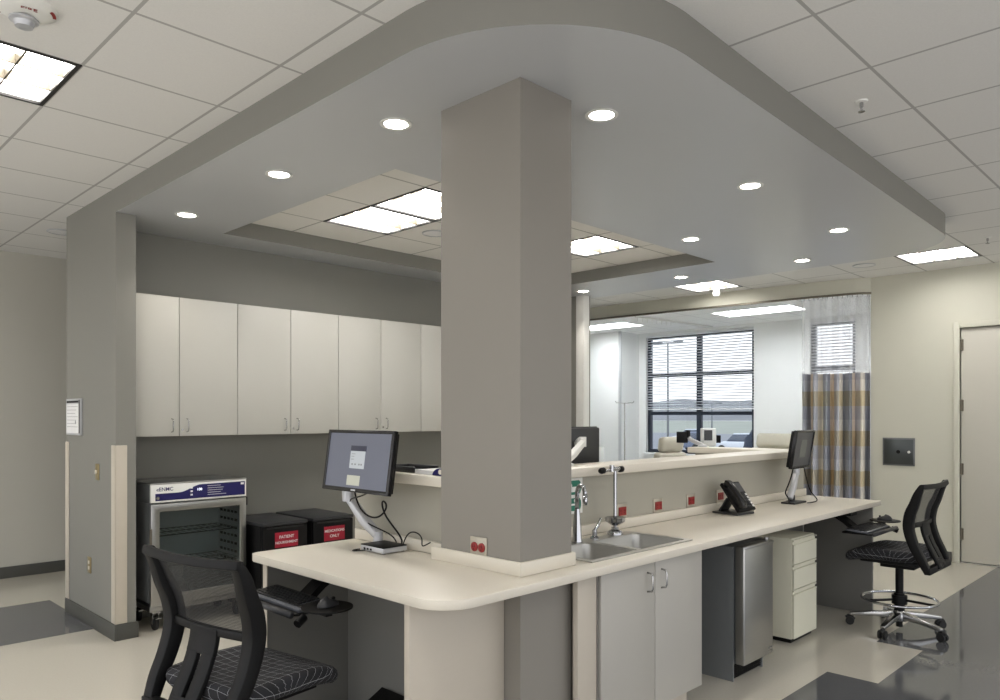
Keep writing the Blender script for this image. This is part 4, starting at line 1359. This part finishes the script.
def sprinkler(x, y, lab):
    t = thing('fire_sprinkler', lab, 'sprinkler', (x, y, T), group='ceiling sprinklers')
    b = BM(); lathe(b, [(0, 0), (.03, 0), (.028, -.005), (.015, -.008), (0, -.008)], 24)
    obj('escutcheon', b, M['white'], t, smooth=40)
    b = BM(); cyl(b, (0, 0, -.008), (0, 0, -.03), .009, 10); cyl(b, (0, 0, -.03), (0, 0, -.05), .003, 8); lathe(b, [(0, -.05), (.016, -.05), (.016, -.053), (0, -.053)], 16)
    for s_ in (-1, 1):
        tube(b, [(s_ * .008, 0, -.025), (s_ * .013, 0, -.038), (s_ * .004, 0, -.05)], .002, 6)
    obj('head', b, M['alu'], t)
sprinkler(3.82, 1.315, 'ceiling sprinkler near the upper right, close to the soffit edge')
sprinkler(7.5, 1.555, 'ceiling sprinkler at the far right above the door')
t = thing('dome_camera', 'small white dome camera hanging from the ceiling before the bay header', 'camera', (8.25, 4.5, T))
b = BM(); lathe(b, [(0, 0), (.036, 0), (.036, -.03), (0, -.03)], 24); obj('mount', b, M['white'], t, smooth=40)
b = BM(); lathe(b, [(.034, -.03), (.044, -.045), (.042, -.07), (.03, -.092), (0, -.1)], 24); obj('dome', b, M['white'], t, smooth=40)
def speaker(x, y, z, lab):
    t = thing('ceiling_speaker', lab, 'ceiling speaker', (x, y, z), group='round ceiling speakers')
    b = BM(); lathe(b, [(0, 0), (.1, 0), (.1, -.004), (.088, -.007), (0, -.006)], 28); obj('grille', b, M['paper'], t, smooth=40)
    b = BM(); lathe(b, [(.096, -.001), (.108, -.001), (.108, -.008), (.096, -.009)], 28); obj('ring', b, M['silver'], t, smooth=40)
speaker(8.0, 2.73, T, 'round ceiling speaker behind the rounded end of the soffit')
speaker(3.97, 4.66, TR, 'round ceiling speaker in the recess left of the column')
speaker(1.88, 6.96, T, 'round ceiling speaker beyond the grey wing wall')

# =================================================================== CURTAIN
def curtain():
    t = thing('cubicle_curtain', 'plaid cubicle curtain with white net top hanging at the bay opening', 'curtain', (0, 0, 0))
    # run along the track from the wall, folded
    path = [(8.765, 2.925), (8.715, 3.06), (8.675, 3.2), (8.64, 3.38), (8.615, 3.62)]
    seg = [0]
    for a, b_ in zip(path, path[1:]):
        seg.append(seg[-1] + math.dist(a, b_))
    Lp = seg[-1]
    def pos(s_):
        for k in range(len(path) - 1):
            if s_ <= seg[k + 1] or k == len(path) - 2:
                f = (s_ - seg[k]) / (seg[k + 1] - seg[k])
                a, b_ = path[k], path[k + 1]
                d_ = Vector((b_[0] - a[0], b_[1] - a[1])).normalized()
                return Vector((a[0] + (b_[0] - a[0]) * f, a[1] + (b_[1] - a[1]) * f)), Vector((d_.y, -d_.x))
    N, folds = 168, 6
    def sheet(z0, z1, amp, rows, spread):
        b = BM(); uvl = b.loops.layers.uv.new('UVMap')
        g, us = [], []
        u = 0; last = None
        for k in range(N + 1):
            p, nrm = pos(Lp * k / N)
            q_ = p + nrm * amp * math.sin(2 * PI * folds * k / N) * (1 + .25 * math.sin(k * .21))
            if last is not None: u += (q_ - last).length
            last = q_; us.append(u)
        for i in range(rows + 1):
            z = z1 + (z0 - z1) * i / rows
            a_ = amp * (.55 + .45 * min(1, i / max(1, rows) * 2)) if spread else amp
            row = []
            for k in range(N + 1):
                p, nrm = pos(Lp * k / N)
                q_ = p + nrm * (-.0 + a_ * math.sin(2 * PI * folds * k / N + .25 * math.sin(i * .5)) * (1 + .25 * math.sin(k * .21)))
                row.append(b.verts.new((q_.x, q_.y, z)))
            g.append(row)
        for i in range(rows):
            for k in range(N):
                f = b.faces.new((g[i][k], g[i][k + 1], g[i + 1][k + 1], g[i + 1][k]))
                for l, (r_, c_) in zip(f.loops, ((i, k), (i, k + 1), (i + 1, k + 1), (i + 1, k))):
                    l[uvl].uv = (us[c_], z1 + (z0 - z1) * r_ / rows)
        return b
    obj('net_top', sheet(1.98, HZ - .03, .025, 6, False), M['net'], t, smooth=True)
    cl = obj('plaid_cloth', sheet(.12, 1.98, .075, 14, True), M['plaid'], t, smooth=True)
    hk = BM()
    for k in range(14):
        p, nrm = pos(Lp * (k + .5) / 14)
        cyl(hk, (p.x, p.y, HZ - .05), (p.x, p.y, HZ - .022), .004, 6)
    obj('hook', hk, M['alu'], t)
curtain()

# =================================================================== PATIENT BAY
def recliner(name, loc, rz, lab, w=.62):
    t = thing(name, lab, 'recliner', loc, (0, 0, rz))
    obj('seat', bx(-w / 2, w / 2, -.35, .3, .3, .48), M['vinyl'], t, bevel=.05, seg=3)
    b = BM(); sweep(b, [(0, .27, .42), (0, .36, .75), (0, .42, .98)], w, .14, (1, 0, 0))
    obj('backrest', b, M['vinyl'], t, bevel=.04, seg=3)
    b = BM(); sweep(b, [(0, .40, .985), (0, .44, 1.22)], w * .82, .12, (1, 0, 0))
    obj('headrest', b, M['vinyl'], t, bevel=.06, seg=4)
    for s_ in (-1, 1):
        obj('armrest', bx(s_ * w / 2 - .06 + s_ * .06, s_ * w / 2 + .06 + s_ * .06, -.3, .32, .2, .66), M['vinyl'], t, bevel=.03, seg=3)
    b = BM()
    for x in (-.26, .26):
        for y in (-.3, .28):
            cyl(b, (x, y, 0), (x, y, .3), .02, 10)
    obj('leg', b, M['steel_dark'], t)
    return t
recliner('treatment_recliner', (10.15, 6.66, -.04), -PI / 2 + 1.35 - PI, 'beige treatment recliner with padded headrest in front of the window, left part', .60)
recliner('treatment_recliner', (11.2, 5.25, 0), -PI / 2, 'beige treatment recliner against the bay wall right of the window', .9)
# TV arm by the window
t = thing('swing_arm', 'grey swing arm with black bracket standing on the far ledge in front of the window', 'swing arm', (6.04, 3.43, 1.226))
b = BM(); lathe(b, [(0, 0), (.04, 0), (.04, .015), (.02, .02), (0, .02)], 18); obj('base', b, M['silver'], t, smooth=40)
b = BM(); sweep(b, [(0, 0, .015), (-.05, .08, .06), (-.09, .13, .10)], .03, .035, (1, 0, 0)); obj('arm', b, M['silver'], t, bevel=.006)
b = BM(); box(b, -.125, -.075, .10, .19, .035, .135); box(b, -.09, -.05, .09, .12, .08, .15); obj('bracket', b, M['black'], t, bevel=.005)
# vital signs monitor on a stand
t = thing('patient_monitor', 'white vital signs monitor on a pole stand before the window', 'patient monitor', (10.6, 5.93, 0), (0, 0, -PI / 4 + .1))
b = BM(); cyl(b, (0, 0, .08), (0, 0, 1.05), .018, 12); obj('pole', b, M['white'], t)
b = BM()
for k in range(5):
    a = 2 * PI * k / 5
    tube(b, [(0, 0, .09), (.26 * math.cos(a), .26 * math.sin(a), .06)], .015, 8); cyl(b, (.26 * math.cos(a) - .01, .26 * math.sin(a), .03), (.26 * math.cos(a) + .01, .26 * math.sin(a), .03), .03, 12)
obj('base', b, M['silver'], t)
obj('housing', bx(-.10, .12, -.06, .06, 1.03, 1.31), M['white'], t, bevel=.015)
obj('screen', bx(-.08, .05, -.064, -.06, 1.12, 1.28), M['screen_dim'], t)
obj('cuff_holder', bx(.13, .19, -.06, .0, 1.08, 1.2), M['black'], t, bevel=.008)
obj('basket', bx(-.12, .12, -.1, .1, .82, .94), M['white'], t, bevel=.01)
obj('battery', bx(-.1, -.02, -.125, -.1, .86, .95), M['black'], t, bevel=.006)
# IV pole
t = thing('iv_pole', 'slim IV pole with hooks by the white bay wall left of the window', 'IV pole', (10.5, 7.42, 0))
b = BM(); cyl(b, (0, 0, .1), (0, 0, 1.72), .013, 12); obj('pole', b, M['alu'], t)
b = BM()
for s_ in (-1, 1):
    tube(b, [(0, 0, 1.71), (s_ * .06, -s_ * .06, 1.72), (s_ * .10, -s_ * .10, 1.72), (s_ * .11, -s_ * .11, 1.75)], .006, 8)
obj('hook', b, M['alu'], t)
b = BM()
for k in range(5):
    a = 2 * PI * k / 5
    tube(b, [(0, 0, .1), (.26 * math.cos(a), .26 * math.sin(a), .06)], .014, 8); cyl(b, (.26 * math.cos(a) - .01, .26 * math.sin(a), .03), (.26 * math.cos(a) + .01, .26 * math.sin(a), .03), .03, 12)
obj('base', b, M['silver'], t)
# white cart by the wall
t = thing('supply_cart', 'white supply cart with push rail below the IV pole, beside the monitor back', 'cart', (10.35, 8.25, 0), (0, 0, -PI / 2))
obj('body', bx(-.22, .22, 0, .4, .12, .95), M['white'], t, bevel=.01)
b = BM(); tube(b, [(-.22, -.06, .85), (-.22, -.06, 1.0), (.22, -.06, 1.0), (.22, -.06, .85)], .012, 8); obj('push_rail', b, M['alu'], t)
obj('drawer', bx(-.19, .19, -.012, 0, .62, .8), M['white'], t, bevel=.004)
obj('drawer', bx(-.19, .19, -.012, 0, .4, .6), M['white'], t, bevel=.004)
b = BM()
for x in (-.18, .18):
    for y in (.05, .35):
        cyl(b, (x - .012, y, .05), (x + .012, y, .05), .05, 14); cyl(b, (x, y, .05), (x, y, .125), .01, 8)
obj('caster', b, M['rubber'], t)

# =================================================================== OUTSIDE THE WINDOWS
GZ = -1.4
g = BM(); box(g, 12.4, 110, -60, 150, GZ - .2, GZ)
o = struct('ground_parking', g, M['asphalt'])
g = BM(); box(g, 110, 420, -200, 500, GZ - .6, GZ - .3)
struct('ground_field', g, M['field'])
hl = BM()
rows = []
for i in range(4):
    x = 420 + i * 90
    row = []
    for k in range(60):
        y = -250 + k * 17
        hgt = [-.3, 7.5, 14.5, 17.5][i] * (1 + .2 * math.sin(k * .37 + i) + .15 * math.sin(k * .9))
        row.append(hl.verts.new((x, y, GZ + hgt)))
    rows.append(row)
for A, B in zip(rows, rows[1:]):
    for k in range(59):
        hl.faces.new((A[k], A[k + 1], B[k + 1], B[k]))
struct('hills', hl, M['hill'], smooth=True)

def car(loc, rz, lab, m):
    t = thing('parked_car', lab, 'car', loc, (0, 0, rz), 'cars parked outside the window')
    b = BM(); prism(b, [(-2.2, .35), (2.2, .35), (2.25, .75), (1.3, .95), (-2.1, 1.0), (-2.25, .7)], -.88, .88)
    for v in b.verts: v.co = Vector((v.co.x, v.co.z, v.co.y))
    obj('body', b, M[m], t, bevel=.08, seg=3)
    b = BM(); prism(b, [(-2.0, .96), (1.15, .95), (.45, 1.5), (-1.6, 1.55)], -.76, .76)
    for v in b.verts: v.co = Vector((v.co.x, v.co.z, v.co.y))
    obj('windows', b, M['car_glass'], t, bevel=.06, seg=2)
    b = BM(); prism(b, [(-1.62, 1.53), (.46, 1.48), (.4, 1.58), (-1.5, 1.63)], -.74, .74)
    for v in b.verts: v.co = Vector((v.co.x, v.co.z, v.co.y))
    obj('roof', b, M[m], t, bevel=.03)
    for x in (-1.4, 1.4):
        for y in (-.86, .86):
            b = BM(); cyl(b, (x, y - .1, .34), (x, y + .1, .34), .34, 18)
            obj('wheel', b, M['rubber'], t, smooth=40)
    return t
cars = [(52, 36.6, 1.2, 'white hatchback parked behind the left window pane, nearest the frame', 'car_white'), (54, 31.6, 1.25, 'grey car seen between the recliner and the window mullion', 'car_grey'),
        (53, 26.6, 1.3, 'white car just right of the window mullion', 'car_white'), (50, 21.4, 2.0, 'white car with visible wheel in the right half of the window', 'car_white'),
        (66, 38.5, 1.5, 'white car in the farther row, left half of the window', 'car_white'), (68, 31.5, 1.5, 'white car in the farther row, right half of the window', 'car_white')]
for x, y, r, lab, m in cars:
    car((x, y, GZ), r, lab, m)
def lamp_post(loc, h, lab):
    t = thing('parking_lamp_post', lab, 'lamp post', loc)
    b = BM(); tube(b, [(0, 0, 0), (0, 0, h)], [.11, .07], 10); lathe(b, [(0, 0), (.3, 0), (.3, .6), (0, .6)], 16); obj('pole', b, M['steel_dark'], t)
    b = BM(); sweep(b, [(0, -.9, h), (0, .9, h)], .06, .08, (1, 0, 0)); box(b, -.2, .2, -1.5, -.7, h - .06, h + .1); box(b, -.2, .2, .7, 1.5, h - .06, h + .1); obj('lamp_head', b, M['steel_dark'], t)
lamp_post((60, 37.6, GZ), 9.6, 'tall parking lot lamp post in the left half of the window')
lamp_post((95, 52.5, GZ), 4.6, 'short distant lamp post in the right half of the window')
t = thing('spruce', 'dark rounded spruce outside the lower right corner of the window', 'tree', (22, 10.45, GZ))
b = BM(); bmesh.ops.create_icosphere(b, subdivisions=4, radius=1)
for v in b.verts:
    k = 1 + .08 * math.sin(17 * v.co.x + 5 * v.co.z) * math.cos(13 * v.co.y)
    v.co = Vector((v.co.x * .62 * k, v.co.y * .62 * k, v.co.z * 1.15 * k + 1.45))
obj('crown', b, M['shrub'], t, smooth=True)
b = BM(); cyl(b, (0, 0, 0), (0, 0, .6), .09, 10); obj('stem', b, M['gap'], t)

# =================================================================== WORLD, CAMERA, VIEW
wd = bpy.data.worlds.new('overcast sky'); SC.world = wd
wd.use_nodes = True
nt = wd.node_tree
bg = nt.nodes['Background']
tc = nt.nodes.new('ShaderNodeTexCoord'); sp_ = nt.nodes.new('ShaderNodeSeparateXYZ'); nt.links.new(tc.outputs['Generated'], sp_.inputs[0])
rp = nt.nodes.new('ShaderNodeValToRGB')
rp.color_ramp.elements[0].position = .0; rp.color_ramp.elements[0].color = (1, .97, .95, 1)
rp.color_ramp.elements[1].position = .5; rp.color_ramp.elements[1].color = (.80, .88, 1, 1)
nt.links.new(sp_.outputs['Z'], rp.inputs[0]); nt.links.new(rp.outputs[0], bg.inputs['Color'])
bg.inputs['Strength'].default_value = 1.7

cam = bpy.data.cameras.new('camera'); co = bpy.data.objects.new('camera', cam); COL.objects.link(co)
cam.sensor_fit = 'HORIZONTAL'; cam.sensor_width = 36; cam.lens = 36 * .75253
cam.shift_y = .06558
cam.clip_start = .05; cam.clip_end = 2000
co.location = (0, 0, 1.505)
co.rotation_euler = (PI / 2, 0, .77933 - PI / 2)
SC.camera = co
SC.view_settings.view_transform = 'Standard'
SC.view_settings.look = 'None'
SC.view_settings.exposure = 0.12
SC.view_settings.gamma = 1
SC.view_settings.use_curve_mapping = False
SC.cycles.max_bounces = 10
SC.cycles.diffuse_bounces = 6
SC.cycles.transparent_max_bounces = 12
SC.cycles.sample_clamp_indirect = 6
SC.cycles.use_denoising = True
